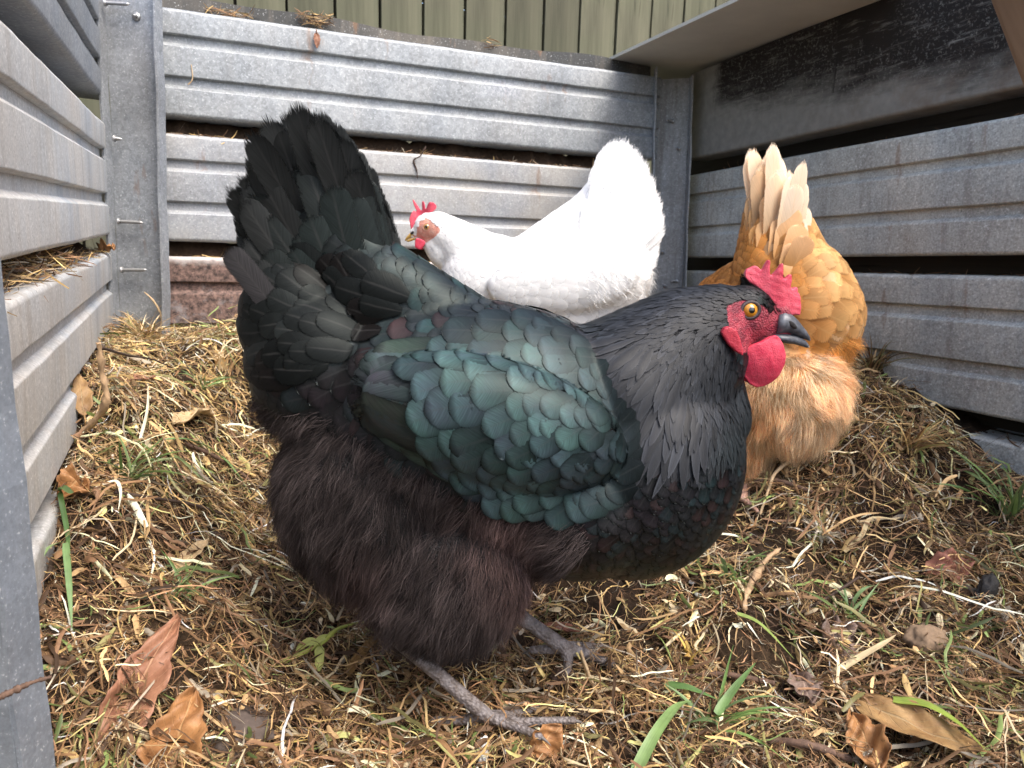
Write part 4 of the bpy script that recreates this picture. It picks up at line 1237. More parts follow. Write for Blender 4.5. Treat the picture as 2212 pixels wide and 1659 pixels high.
    fl_o = put(root, 'down', mesh_arrays('down', V[0], V[1], FLUFFM, V[2], V[3]))
    tag(fl_o, 'fluffy brown-black down on belly and thighs')

    # wings: coverts in shingled rows over long folded flight feathers
    wflow = [(1350, 850, -.55, .85), (1300, 1000, -.75, .65), (1200, 900, -.85, .5), (1200, 1040, -.9, .35), (1100, 800, -.98, .2), (1000, 850, -.95, .3), (900, 780, -1, .1), (1000, 960, -.9, .4), (1250, 780, -.9, .3), (1100, 730, -1, .02), (1340, 1050, -.9, .4)]
    wsize = [(1330, 850, 24), (1300, 980, 26), (1200, 850, 31), (1230, 950, 30), (1100, 800, 42), (1080, 950, 40), (1000, 820, 42), (960, 900, 42), (1150, 1050, 34), (1100, 730, 40), (1000, 740, 38), (900, 780, 44)]
    cov_poly = [(965, 772), (1000, 735), (1120, 705), (1215, 712), (1300, 760), (1360, 850), (1395, 950), (1388, 1035), (1330, 1080), (1240, 1085), (1150, 1070), (1070, 1035), (1010, 985), (980, 915), (965, 850)]
    pal = np.array([(.095, .165, .155), (.078, .140, .136), (.085, .130, .150), (.082, .110, .132), (.060, .098, .092), (.030, .038, .037), (.078, .080, .086), (.115, .200, .190)])
    pw = np.array([.26, .20, .14, .10, .12, .08, .06, .04])
    for sg in (-1, 1):
        def wr(P, N):
            xy = key(P); ok = inside(cov_poly, xy) & ((P[:, 1] - Y0) * sg > 0.02)
            return np.where(ok, idw(wsize, xy)[:, 0] * S0 * 0.80, 0)
        Pw, Nw, rw_ = scatter(body, 60000, wr, 31)
        xyw = key(Pw); Dw = flow_dir(wflow, xyw, Pw, Nw); gw = np.random.default_rng(77)
        Dw = norm(Dw + np.cross(Nw, Dw) * gw.normal(0, .07, (len(Pw), 1)))
        q = 0.5 + 0.5 * vnoise(xyw, 0.02, 41)
        pick = (np.cumsum(pw)[None] < np.clip(gw.random(len(Pw)) * .16 + np.clip((q - .5) * 1.5 + .5, 0, 1) * .86 - .01, 0, .999)[:, None]).sum(1).clip(0, 7)
        Tw = (pal[pick] * .6 + pal[:3].mean(0) * .4) * np.exp(gw.normal(0, .16, (len(Pw), 1)))
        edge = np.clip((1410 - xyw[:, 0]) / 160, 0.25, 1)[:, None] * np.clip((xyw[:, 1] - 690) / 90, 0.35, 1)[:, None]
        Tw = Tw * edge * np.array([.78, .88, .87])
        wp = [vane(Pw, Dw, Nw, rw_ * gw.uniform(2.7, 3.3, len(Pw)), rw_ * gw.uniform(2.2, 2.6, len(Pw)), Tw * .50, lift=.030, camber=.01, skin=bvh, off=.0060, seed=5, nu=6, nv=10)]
        def fly(lst, width, lift0, tint, shape='blade', sd=0.0):
            Ps, Ds, Ns, Ls, Ts = [], [], [], [], []
            for i, ((x0, y0), (x1, y1)) in enumerate(lst):
                p0, n0 = on_skin(bvh, x0, y0); p1, n1 = on_skin(bvh, x1, y1)
                if n0[1] > 0: n0 = -n0
                nn = norm(n0 * .7 + n1 * .3); p0 = p0 * 1.0; p1 = p1 * 1.0
                if sg > 0:
                    for a_ in (p0, p1): a_[1] = 2 * Y0 - a_[1]
                    nn = nn * np.array([1, -1, 1])
                Ps.append(p0); Ds.append((p1 - p0)); Ns.append(nn); Ls.append(np.linalg.norm(p1 - p0)); Ts.append(np.array(tint) * np.exp(gw.normal(0, .2)) * (1 + gw.normal(0, .12, 3)))
            Ps, Ds, Ns, Ls, Ts = map(np.array, (Ps, Ds, Ns, Ls, Ts))
            wp.append(vane(Ps, norm(Ds), Ns, Ls, np.full(len(Ls), width * S0 * .85), Ts * .55, lift=.012, camber=.02, skin=bvh, off=lift0 * .2 + .0010 + .0003 * np.arange(len(Ls))[:, None, None, None], shape=shape, nu=6, nv=14, seed=9, side=sd))
        # folded secondaries along the lower edge, then the upper flight feathers
        fly([((1240, 1082), (965, 1020)), ((1190, 1072), (900, 980)), ((1130, 1050), (845, 940)), ((1080, 1020), (800, 905)), ((1040, 985), (765, 880)), ((1010, 950), (750, 862))], 84, 0.003, (.050, .078, .074), sd=-.03)
        fly([((1010, 915), (752, 852)), ((1000, 885), (748, 838)), ((995, 858), (750, 824)), ((990, 830), (756, 812)), ((985, 804), (766, 800)), ((985, 780), (780, 790)), ((990, 755), (800, 772))], 66, 0.006, (.075, .118, .112))
        fly([((1150, 735), (905, 752)), ((1180, 722), (940, 738)), ((1240, 735), (1010, 728)), ((1260, 755), (1060, 745))], 40, 0.007, (.034, .032, .036))
        V = joined(wp)
        put(root, 'wing', mesh_arrays('wing', V[0], V[1], BLACKF, V[2], V[3]))

    # tail: a tall folded fan of broad blades, each side
    tipc = np.array([(800, 425), (768, 355), (738, 298), (702, 252), (655, 224), (612, 214), (585, 248), (565, 300), (528, 340), (520, 392), (514, 432), (512, 470), (522, 520), (540, 575)], float)
    basec = np.array([(848, 570), (835, 570), (815, 575), (795, 585), (775, 600), (758, 615), (745, 625), (730, 635), (715, 645), (705, 655), (695, 665), (685, 675), (675, 690), (665, 710)], float)
    gt = np.random.default_rng(5)
    Ps, Ds, Ls, Ws, Ts, Ns, Sd = [], [], [], [], [], [], []
    def lay(sg, t, frac, wd, dy, tone):
        i = min(int(t), len(tipc) - 2); f = t - i
        tp = tipc[i] * (1 - f) + tipc[i + 1] * f; bs = basec[i] * (1 - f) + basec[i + 1] * f
        tp = bs + (tp - bs) * frac * (1.05 if frac > .9 else 1) + gt.normal(0, 3.5, 2)
        d_ = tp - bs; back = d_ / np.linalg.norm(d_); bs = bs - back * 25
        p0, p1 = at(*bs, Y0 + sg * (dy * .55 + .006)), at(*tp, Y0 + sg * dy)
        Ps.append(p0); Ds.append(p1 - p0); Ls.append(np.linalg.norm(p1 - p0)); Ws.append(wd * S0); Sd.append(sg * gt.uniform(.0, .05))
        Ns.append((gt.normal(0, .10) - .10 * sg * 0, sg, gt.normal(0, .10) + .10)); Ts.append(np.array(tone) * np.exp(gt.normal(0, .22)))
    for sg in (-1, 1):
        for t in np.linspace(0, 13, 25): lay(sg, t, 1.0 if sg < 0 else .97, 70 if t < 4 else 76, .003 + .0016 * t, (.0140, .0148, .0148))
        for t in np.linspace(1.5, 13, 17): lay(sg, t + gt.uniform(-.3, .3), gt.uniform(.68, .80), 80, .009 + .0017 * t, (.0145, .0175, .0172))
        for t in np.linspace(2.0, 13, 13): lay(sg, t + gt.uniform(-.3, .3), gt.uniform(.44, .56), 88, .014 + .0018 * t, (.0150, .0200, .0195))
    # coverts closing over the roots of the fan, laid on the skin
    rump_poly = [(600, 580), (800, 580), (880, 620), (830, 700), (740, 770), (600, 820), (530, 780), (540, 640)]
    Pc, Nc, rc = scatter(body, 30000, lambda P, N: np.where(inside(rump_poly, key(P)), 30 * S0, 0), 51)
    kc_ = key(Pc); Dc = flow_dir([(860, 560, -.75, -.65), (760, 560, -.6, -.8), (640, 600, -.7, -.7), (560, 660, -.9, -.35), (700, 680, -.85, -.4), (820, 660, -.95, -.2), (600, 760, -.95, .1), (720, 760, -.98, .0)], kc_, Pc, Nc)
    Tc = np.array([[.0125, .0150, .0150]]) * np.exp(gt.normal(0, .25, (len(Pc), 1)) + .3 * vnoise(Pc, 30, 5)[:, None]); br = gt.random(len(Pc)) < .35; Tc[br] = np.array([.0115, .0092, .0090])
    Vc = vane(Pc - Dc * .012, Dc, Nc, gt.uniform(80, 112, len(Pc)) * S0, gt.uniform(58, 78, len(Pc)) * S0, Tc * .42, lift=.07, camber=.05, skin=bvh, off=.004, shape='round', nu=6, nv=12, seed=61)
    # one loose worn grey blade hanging off the rear edge
    p0, p1 = at(612, 690, Y0 - .040), at(486, 527, Y0 - .034)
    Ps.append(p0); Ds.append(p1 - p0); Ls.append(np.linalg.norm(p1 - p0)); Ws.append(62 * S0); Sd.append(.02); Ns.append((0, -1, .1)); Ts.append(np.array([.027, .0255, .027]))
    Ps, Ds, Ls, Ws, Ns, Ts, Sd = map(np.array, (Ps, Ds, Ls, Ws, Ns, Ts, Sd))
    V = vane(Ps, norm(Ds), norm(Ns), Ls, Ws, Ts, lift=.02, curl=.035, camber=.05, sink=0, shape='blade', nu=8, nv=16, seed=3, side=Sd, split=.010)
    V = joined([V, Vc])
    put(root, 'tail', mesh_arrays('tail', V[0], V[1], TAILF, V[2], V[3]))

    # head furnishings
    k = 0.2001; Z = lambda pts: zk(pts, 1520.8, 525.4, k)
    comb = Z([(440, 330), (460, 285), (510, 262), (560, 238), (595, 262), (615, 312), (640, 255), (672, 190), (692, 172), (706, 190), (698, 270), (696, 345), (715, 352), (765, 285), (815, 215), (834, 212), (836, 280), (832, 395), (870, 372),
              (912, 330), (932, 338), (936, 400), (915, 500), (955, 482), (995, 468), (1007, 488), (992, 550), (1018, 532), (1030, 580), (1032, 690), (1020, 775), (960, 770), (850, 800), (780, 760), (720, 640), (640, 560), (560, 470), (480, 420), (445, 380)])
    tipz = at(1600, 560, Y0)[2]; basez = at(1600, 660, Y0)[2]
    def cw(V):
        f = np.clip((V[:, 2] - basez) / (tipz - basez), 0, 1)
        V[:, 1] = Y0 + (V[:, 1] - Y0) * (1.25 - 0.75 * f) + 0.004 * np.sin(V[:, 0] * 130) * f + 0.0003 * vnoise(V, 500, 3)
        return V
    put(root, 'comb', blob('comb', px_outline(comb, Y0), (np.array([0, Y0, 0]), EX, EZ, EY), 0.0085, COMB, 0.0009, 7, cw))
    wat = Z([(398, 1190), (440, 1130), (520, 1085), (600, 1055), (680, 1010), (760, 985), (800, 1020), (838, 1090), (862, 1190), (850, 1310), (800, 1430), (730, 1505), (650, 1548), (570, 1562), (500, 1530), (435, 1450), (398, 1320)])
    wc = at(1655, 780, Y0 - .012)
    for sg in (-1, 1):
        Yw = Y0 + sg * .013
        def ww(V, sg=sg, Yw=Yw):
            rr = np.clip(((V[:, 0] - wc[0]) ** 2 + (V[:, 2] - wc[2]) ** 2) / (0.021 ** 2), 0, 1)
            V[:, 1] += sg * (0.0045 * (1 - rr)) - sg * 0.004 * np.clip((wc[2] - V[:, 2]) / 0.03, -1, 1) + 0.0002 * vnoise(V, 420, 8)
            return V
        put(root, 'wattle', blob('wattle', px_outline(wat, Y0 - .013), (np.array([0, Yw, 0]), EX, EZ, EY), 0.0062, WATTLE, 0.0010, 8, ww))
        el = Z([(92, 930), (125, 880), (175, 862), (250, 900), (292, 990), (318, 1100), (322, 1170), (250, 1130), (160, 1045)])
        put(root, 'earlobe', blob('earlobe', px_outline(el, Y0 - .02), (np.array([0, Y0 + sg * (Y0 - on_skin(bvh, 1562, 727)[0][1] + .003), 0]), EX, EZ, EY), 0.0075, LOBE, 0.0010, 7))
        pe, ne = on_skin(bvh, 1620.5, 671)
        ce = pe - np.array([0, -.0034, 0]); ax = norm(ne * 0.4 + np.array([.08, -1, .06]))
        if sg > 0: ce = np.array([ce[0], 2 * Y0 - ce[1], ce[2]]); ax = ax * np.array([1, -1, 1])
        eyeball(root, ce, ax, 0.0072, EYE_O, LIDM)
        # black ear tuft of short feathers behind the cheek
        gp = np.random.default_rng(4)
        tp = []
        for _ in range(60):
            x, y = gp.uniform(1537, 1572), gp.uniform(668, 705); p, n_ = on_skin(bvh, x, y)
            if sg > 0: p = p * 1.0; p[1] = 2 * Y0 - p[1]; n_ = n_ * np.array([1, -1, 1])
            tp.append((p, n_))
        Pt = np.array([a for a, _ in tp]); Nt = np.array([a for _, a in tp])
        Dt = norm(np.array([[-.9, 0, -.35]]) + gp.normal(0, .15, (60, 3)))
        V = vane(Pt, Dt, Nt, gp.uniform(.007, .012, 60), gp.uniform(.0035, .0055, 60), np.array([[.03, .032, .034]]) * np.exp(gp.normal(0, .3, (60, 1))), lift=.25, curl=.15, seed=2)
        put(root, 'ear_tuft', mesh_arrays('ear_tuft', V[0], V[1], HACKLE, V[2], V[3]))
    q = lambda x, y: at(1520.8 + x * k, 525.4 + y * k, Y0)
    up = [((780, 745), (740, 985), .0135), ((850, 722), (800, 980), .0128), ((930, 755), (870, 970), .0112), ((1000, 822), (945, 985), .0088), ((1060, 895), (1010, 1008), .0065), ((1105, 950), (1065, 1030), .0045), ((1135, 1000), (1115, 1048), .0025), ((1147, 1030), (1140, 1060), .001)]
    ub = lathe_beak('beak', [(q(*a), q(*b), w) for a, b, w in up], BEAKD, EY); keep(ub, root)
    lo = [((690, 965), (750, 1055), .0112), ((800, 962), (830, 1072), .0108), ((880, 965), (890, 1082), .0094), ((960, 985), (965, 1088), .0074), ((1040, 1012), (1050, 1112), .0050), ((1095, 1050), (1100, 1128), .0030), ((1128, 1095), (1134, 1126), .001)]
    lb = lathe_beak('lower_beak', [(q(*a), q(*b), w) for a, b, w in lo], BEAKD, EY); keep(lb, root)
    tipb = [((1040, 1042), (1050, 1104), .0045), ((1085, 1062), (1092, 1122), .0030), ((1132, 1106), (1137, 1127), .001)]
    tb_ = lathe_beak('beak_tip', [(q(*a), q(*b), w) for a, b, w in tipb], BEAKT, EY); keep(tb_, root); tb_.parent = lb; tb_.location = (0, 0, 0)
    bb = bvh_of(ub.data)
    for sg in (-1, 1):
        p, n_ = on_skin(bb, 1520.8 + 955 * k, 525.4 + 880 * k)
        if sg > 0: p[1] = 2 * Y0 - p[1]
        bm = bmesh.new(); bmesh.ops.create_uvsphere(bm, u_segments=16, v_segments=10, radius=1)
        o = bm_obj('nostril', bm, NOSTRIL, smooth=True)
        o.matrix_world = Matrix.Translation(Vector(p)) @ roty(38).to_4x4() @ Matrix.Diagonal((.0052, .0012, .0021, 1))
        o.parent = ub
    # bristles over the brow
    gp = np.random.default_rng(14); nb = 1100
    bx, by = gp.uniform(1600, 1685, nb), None
    by = 605 + (bx - 1600) * 0.62 + gp.normal(0, 9, nb)
    tp = [on_skin(bvh, x, y) for x, y in zip(bx, by)]
    Pt = np.array([a for a, _ in tp]); Nt = np.array([a for _, a in tp]); okb = (Nt[:, 1] < .2)
    Pt, Nt = Pt[okb], Nt[okb]; Pm = Pt * 1.0; Pm[:, 1] = 2 * Y0 - Pm[:, 1]; Nm = Nt * np.array([1, -1, 1])
    PP, NN = np.concatenate([Pt, Pm]), np.concatenate([Nt, Nm])
    Dt = norm(np.array([[.35, 0, -.85]]) + gp.normal(0, .25, (len(PP), 3)))
    V = down(PP, Dt, NN, gp.uniform(.005, .012, len(PP)), gp.uniform(.00035, .0007, len(PP)), np.full((len(PP), 3), .010), seed=7, k=4, spread=.15, out=.25, droop=.1, wave=.08)
    put(root, 'brow_bristles', mesh_arrays('brow_bristles', V[0], V[1], FLUFFM, V[2], V[3]))
    # legs
    leg(root, at(850, 1372, .592), at(1050, 1546, .580), [[at(1105, 1566, .572), at(1165, 1590, .558)], [at(1120, 1560, .580), at(1238, 1556, .578)], [at(1100, 1546, .596), at(1180, 1530, .615)]], .0068, SHANK, [at(1000, 1556, .588), at(938, 1556, .592)])
    leg(root, at(1080, 1300, .685), at(1218, 1398, .675), [[at(1228, 1428, .667), at(1222, 1458, .655)], [at(1280, 1416, .675), at(1350, 1448, .672)], [at(1272, 1398, .690), at(1318, 1402, .712)]], .0078, SHANK, [at(1190, 1402, .678), at(1150, 1404, .684)])
    return root
HEN_BLACK = black_hen()
# ------------------------------------------------------------------ the white hen
def head_parts(root, Y, bvh, comb, wattle, k, ox, oy, face, beak_up, beak_lo, eye_px, eye_r, eyemat, lidmat, thick, sgn_x, beakmat, nostril=None, combm=COMB, mid=0.012):
    s = scale_at(Y)
    Z = lambda pts: zk(pts, ox, oy, k)
    def cw(V):
        V[:, 1] += 0.15 * (V[:, 2] - V[:, 2].min()) * np.sin(V[:, 0] * 160 + 1)
        return V
    put(root, 'comb', blob('comb', px_outline(Z(comb), Y), (np.array([0, Y, 0]), EX, EZ, EY), thick, combm, 0.0011, 5, cw))
    for sg in (-1, 1):
        put(root, 'wattle', blob('wattle', px_outline(Z(wattle), Y), (np.array([0, Y + sg * mid, 0]), EX, EZ, EY), 0.005, WATTLE, 0.0011, 6))
        pe, ne = on_skin(bvh, *eye_px, Y)
        ce = pe + np.array([0, .0035, 0]); ax = norm(np.array([-.1 * -sgn_x, -1, .03]))
        if sg > 0: ce = np.array([ce[0], 2 * Y - ce[1], ce[2]]); ax = ax * np.array([1, -1, 1])
        eyeball(root, ce, ax, eye_r, eyemat, lidmat)
    q = lambda x, y: at(ox + x * k, oy + y * k, Y)
    ub = lathe_beak('beak', [(q(*a), q(*b), w) for a, b, w in beak_up], beakmat, EY); keep(ub, root)
    lb = lathe_beak('lower_beak', [(q(*a), q(*b), w) for a, b, w in beak_lo], beakmat, EY); keep(lb, root)
    if nostril:
        bb = bvh_of(ub.data); p, n_ = on_skin(bb, ox + nostril[0] * k, oy + nostril[1] * k, Y)
        bm = bmesh.new(); bmesh.ops.create_uvsphere(bm, u_segments=16, v_segments=10, radius=1)
        o = bm_obj('nostril', bm, NOSTRIL, smooth=True)
        o.matrix_world = Matrix.Translation(Vector(p)) @ roty(-35).to_4x4() @ Matrix.Diagonal((.0045, .0012, .0022, 1)); o.parent = ub

def white_hen():
    Y = 1.15; S = scale_at(Y)
    root = empty('hen', (0.03, Y, 0.17), label='pure white hen with yellow beak, facing left behind the black hen', cat='hen', group='hens in the pen')
    def e(x, y, rx, rz, ry, rot=0, dy=0): return ('e', at(x, y, Y) + np.array([0, dy, 0]), (rx * S, ry, rz * S), roty(rot))
    def c(x0, y0, r0, x1, y1, r1, flat=1.0): return ('c', at(x0, y0, Y), r0 * S, at(x1, y1, Y), r1 * S, flat)
    prims = [e(1190, 615, 185, 108, 0.085, -4), e(1305, 590, 98, 105, 0.075), e(1200, 660, 170, 95, 0.08), e(1060, 610, 105, 100, 0.07),
             c(1160, 560, 62, 1270, 485, 62, 0.7), c(1270, 485, 60, 1322, 390, 34, 0.45), c(1300, 540, 80, 1335, 430, 48, 0.5), c(1335, 430, 42, 1345, 350, 22, 0.25), c(1060, 590, 78, 985, 520, 44, 0.9), c(985, 520, 44, 945, 492, 33, 0.9),
             e(927, 492, 31, 31, 0.0185), c(925, 500, 25, 898, 505, 14, 0.7), c(935, 520, 24, 960, 545, 34, 0.8)]
    for sg in (-1, 1):
        prims.append(('e', at(1210, 600, Y) + np.array([0, sg * 0.078, 0]), (150 * S, .02, 65 * S), roty(-8)))
        prims.append(('c', at(1190, 720, Y) + np.array([0, sg * 0.035, 0]), .045, at(1185, 790, Y) + np.array([0, sg * 0.035, 0]), .02))
    body = remeshed(prims, 0.0032, 7, 'body', UNDERW)
    bvh = bvh_of(body); key = mirror_key(Y)
    ox, oy, k = 857.2, 414.8, 0.1125
    face = zk([(330, 760), (400, 640), (450, 540), (520, 490), (640, 540), (740, 630), (820, 690), (835, 760), (760, 830), (620, 950), (550, 960), (450, 890), (380, 860), (250, 860)], ox, oy, k)
    bare = lambda P: inside(face, key(P))
    skin_mask(body, PALEFACE, bare)
    put(root, 'body', body)
    flow = [(930, 462, 1, -.1), (960, 480, .9, .4), (1010, 510, .85, .5), (950, 530, .6, .8), (1000, 580, .7, .7), (1080, 560, 1, .05), (1150, 520, 1, -.15), (1230, 480, .8, -.6), (1290, 420, .4, -1), (1340, 330, .1, -1),
            (1400, 420, .7, -.5), (1420, 500, 1, -.1), (1400, 600, .9, .4), (1340, 660, .7, .8), (1200, 600, 1, .1), (1250, 680, .6, .8), (1100, 640, .9, .4)]
    size = [(940, 465, 5), (980, 490, 9), (1020, 540, 13), (1100, 580, 20), (1200, 560, 26), (1300, 480, 30), (1340, 380, 30), (1390, 560, 26), (1330, 650, 26), (1200, 650, 28)]
    def rf(P, N):
        xy = key(P); r = idw(size, xy)[:, 0] * S * 0.55; r[bare(P) | ((xy[:, 1] < 430) & (xy[:, 0] > 1250))] = 0; return r
    P, N, r = scatter(body, 30000, rf, 6); xy = key(P); D = flow_dir(flow, xy, P, N); g = np.random.default_rng(9)
    D = norm(D + np.cross(N, D) * g.normal(0, .14, (len(P), 1)))
    T = np.array([[.92, .915, .90]]) * (1 + g.normal(0, .02, (len(P), 1)))
    V = vane(P, D, N, r * g.uniform(2.8, 3.6, len(P)), r * g.uniform(1.9, 2.3, len(P)), T, lift=.03, camber=.02, skin=bvh, seed=2, nv=9)
    put(root, 'plumage', mesh_arrays('plumage', V[0], V[1], WHITEF, V[2], V[3]))
    tipc = np.array([(1300, 345), (1318, 305), (1340, 288), (1362, 303), (1382, 328), (1398, 354), (1410, 384), (1420, 414), (1428, 442), (1431, 468), (1427, 502), (1417, 537), (1407, 572), (1400, 602), (1385, 640)], float)
    basec = np.array([(1270, 520), (1275, 535), (1280, 545), (1285, 553), (1290, 560), (1294, 566), (1298, 572), (1300, 578), (1302, 585), (1304, 592), (1304, 600), (1300, 608), (1296, 616), (1290, 625), (1284, 640)], float)
    Ps, Ds, Ls, Ws, Ns, Ts = [], [], [], [], [], []
    for sg in (-1, 1):
        for layer, (cnt, frac, w, d0) in enumerate(((29, 1.04, 44, .004), (20, .76, 48, .012), (14, .54, 52, .02))):
            for t in np.linspace(0, 13.9, cnt):
                i = int(t); f = t - i; tp = tipc[i] * (1 - f) + tipc[i + 1] * f; bs = basec[i] * (1 - f) + basec[i + 1] * f
                tp = bs + (tp - bs) * frac * (1 if layer == 0 else g.uniform(.92, 1.06)) + g.normal(0, 2, 2)
                dy = d0 + .0020 * t; p0, p1 = at(*bs, Y + sg * (dy + .014)), at(*tp, Y + sg * dy)
                Ps.append(p0); Ds.append(p1 - p0); Ls.append(np.linalg.norm(p1 - p0)); Ws.append(w * S); Ns.append((g.normal(0, .08), sg, .08 + g.normal(0, .08))); Ts.append((.92, .915, .90))
    A = list(map(np.array, (Ps, Ds, Ls, Ws, Ns, Ts)))
    V = vane(A[0], norm(A[1]), norm(A[4]), A[2], A[3], A[5], lift=.02, curl=.03, camber=.05, sink=0, shape='blade', nu=6, nv=12, seed=4, split=.012)
    put(root, 'tail', mesh_arrays('tail', V[0], V[1], WHITEF, V[2], V[3]))
    # soft vent fluff at the rear
    sel = rear = None
    Vb, Nb, Tb = arrays(body); A_ = Vb[Tb]; ar = np.linalg.norm(np.cross(A_[:, 1] - A_[:, 0], A_[:, 2] - A_[:, 0]), axis=1)
    kc = key(A_.mean(1)); ar = ar * ((kc[:, 0] > 1260) & (kc[:, 1] > 570))
    n = 4000; t = g.choice(len(Tb), n, p=ar / ar.sum()); Pd = A_[t].mean(1) + g.normal(0, .001, (n, 3)); Nd = Nb[Tb[t, 0]]
    V = down(Pd, flow_dir(flow, key(Pd), Pd, Nd), Nd, g.uniform(.010, .022, n), g.uniform(.0004, .0009, n), np.full((n, 3), .92), seed=3, k=5, spread=.3, out=.35)
    put(root, 'down', mesh_arrays('down', V[0], V[1], FLUFFM, V[2], V[3]))
    head_parts(root, Y, bvh,
               [(258, 640), (243, 520), (275, 420), (322, 352), (372, 385), (410, 412), (372, 350), (325, 250), (298, 140), (312, 138), (345, 190), (410, 285), (470, 365), (488, 345), (472, 205), (495, 168), (520, 180), (542, 262), (556, 372), (600, 242), (640, 195), (710, 203), (765, 262), (752, 330), (690, 385), (610, 420), (545, 480), (470, 550), (400, 640), (350, 700), (280, 725)],
               [(392, 885), (366, 960), (368, 1060), (420, 1095), (475, 1112), (530, 1060), (572, 985), (545, 935), (470, 895)], k, ox, oy, face,
               [((360, 735), (440, 860), .0085), ((300, 745), (375, 845), .0078), ((255, 785), (315, 860), .0062), ((205, 840), (250, 890), .0044), ((170, 885), (200, 915), .0024), ((156, 930), (166, 940), .0008)],
               [((430, 850), (420, 895), .0065), ((350, 855), (340, 918), .0060), ((270, 885), (260, 950), .0046), ((210, 915), (215, 958), .0028), ((180, 930), (185, 945), .001)],
               (ox + 575 * k, oy + 670 * k), .0056, EYE_B, LIDP, .006, -1, BEAKY, (305, 780))
    for sg in (-1, 1):
        a = at(1190, 790, Y) + np.array([0, sg * .035, 0]); z = float(gh(a[0], a[1])); b = np.array([a[0] - .01, a[1], z + .012])
        a = np.array([a[0], a[1], max(a[2], z + .05)])
        leg(root, a, b, [[b + (-.03, -.012, -.004), b + (-.055, -.022, -.008)], [b + (-.03, 0, -.004), b + (-.065, 0, -.008)], [b + (-.03, .015, -.004), b + (-.05, .03, -.008)]], .0055, SHANKY, [b + (.015, .004, -.006), b + (.03, .006, -.010)])
white_hen()

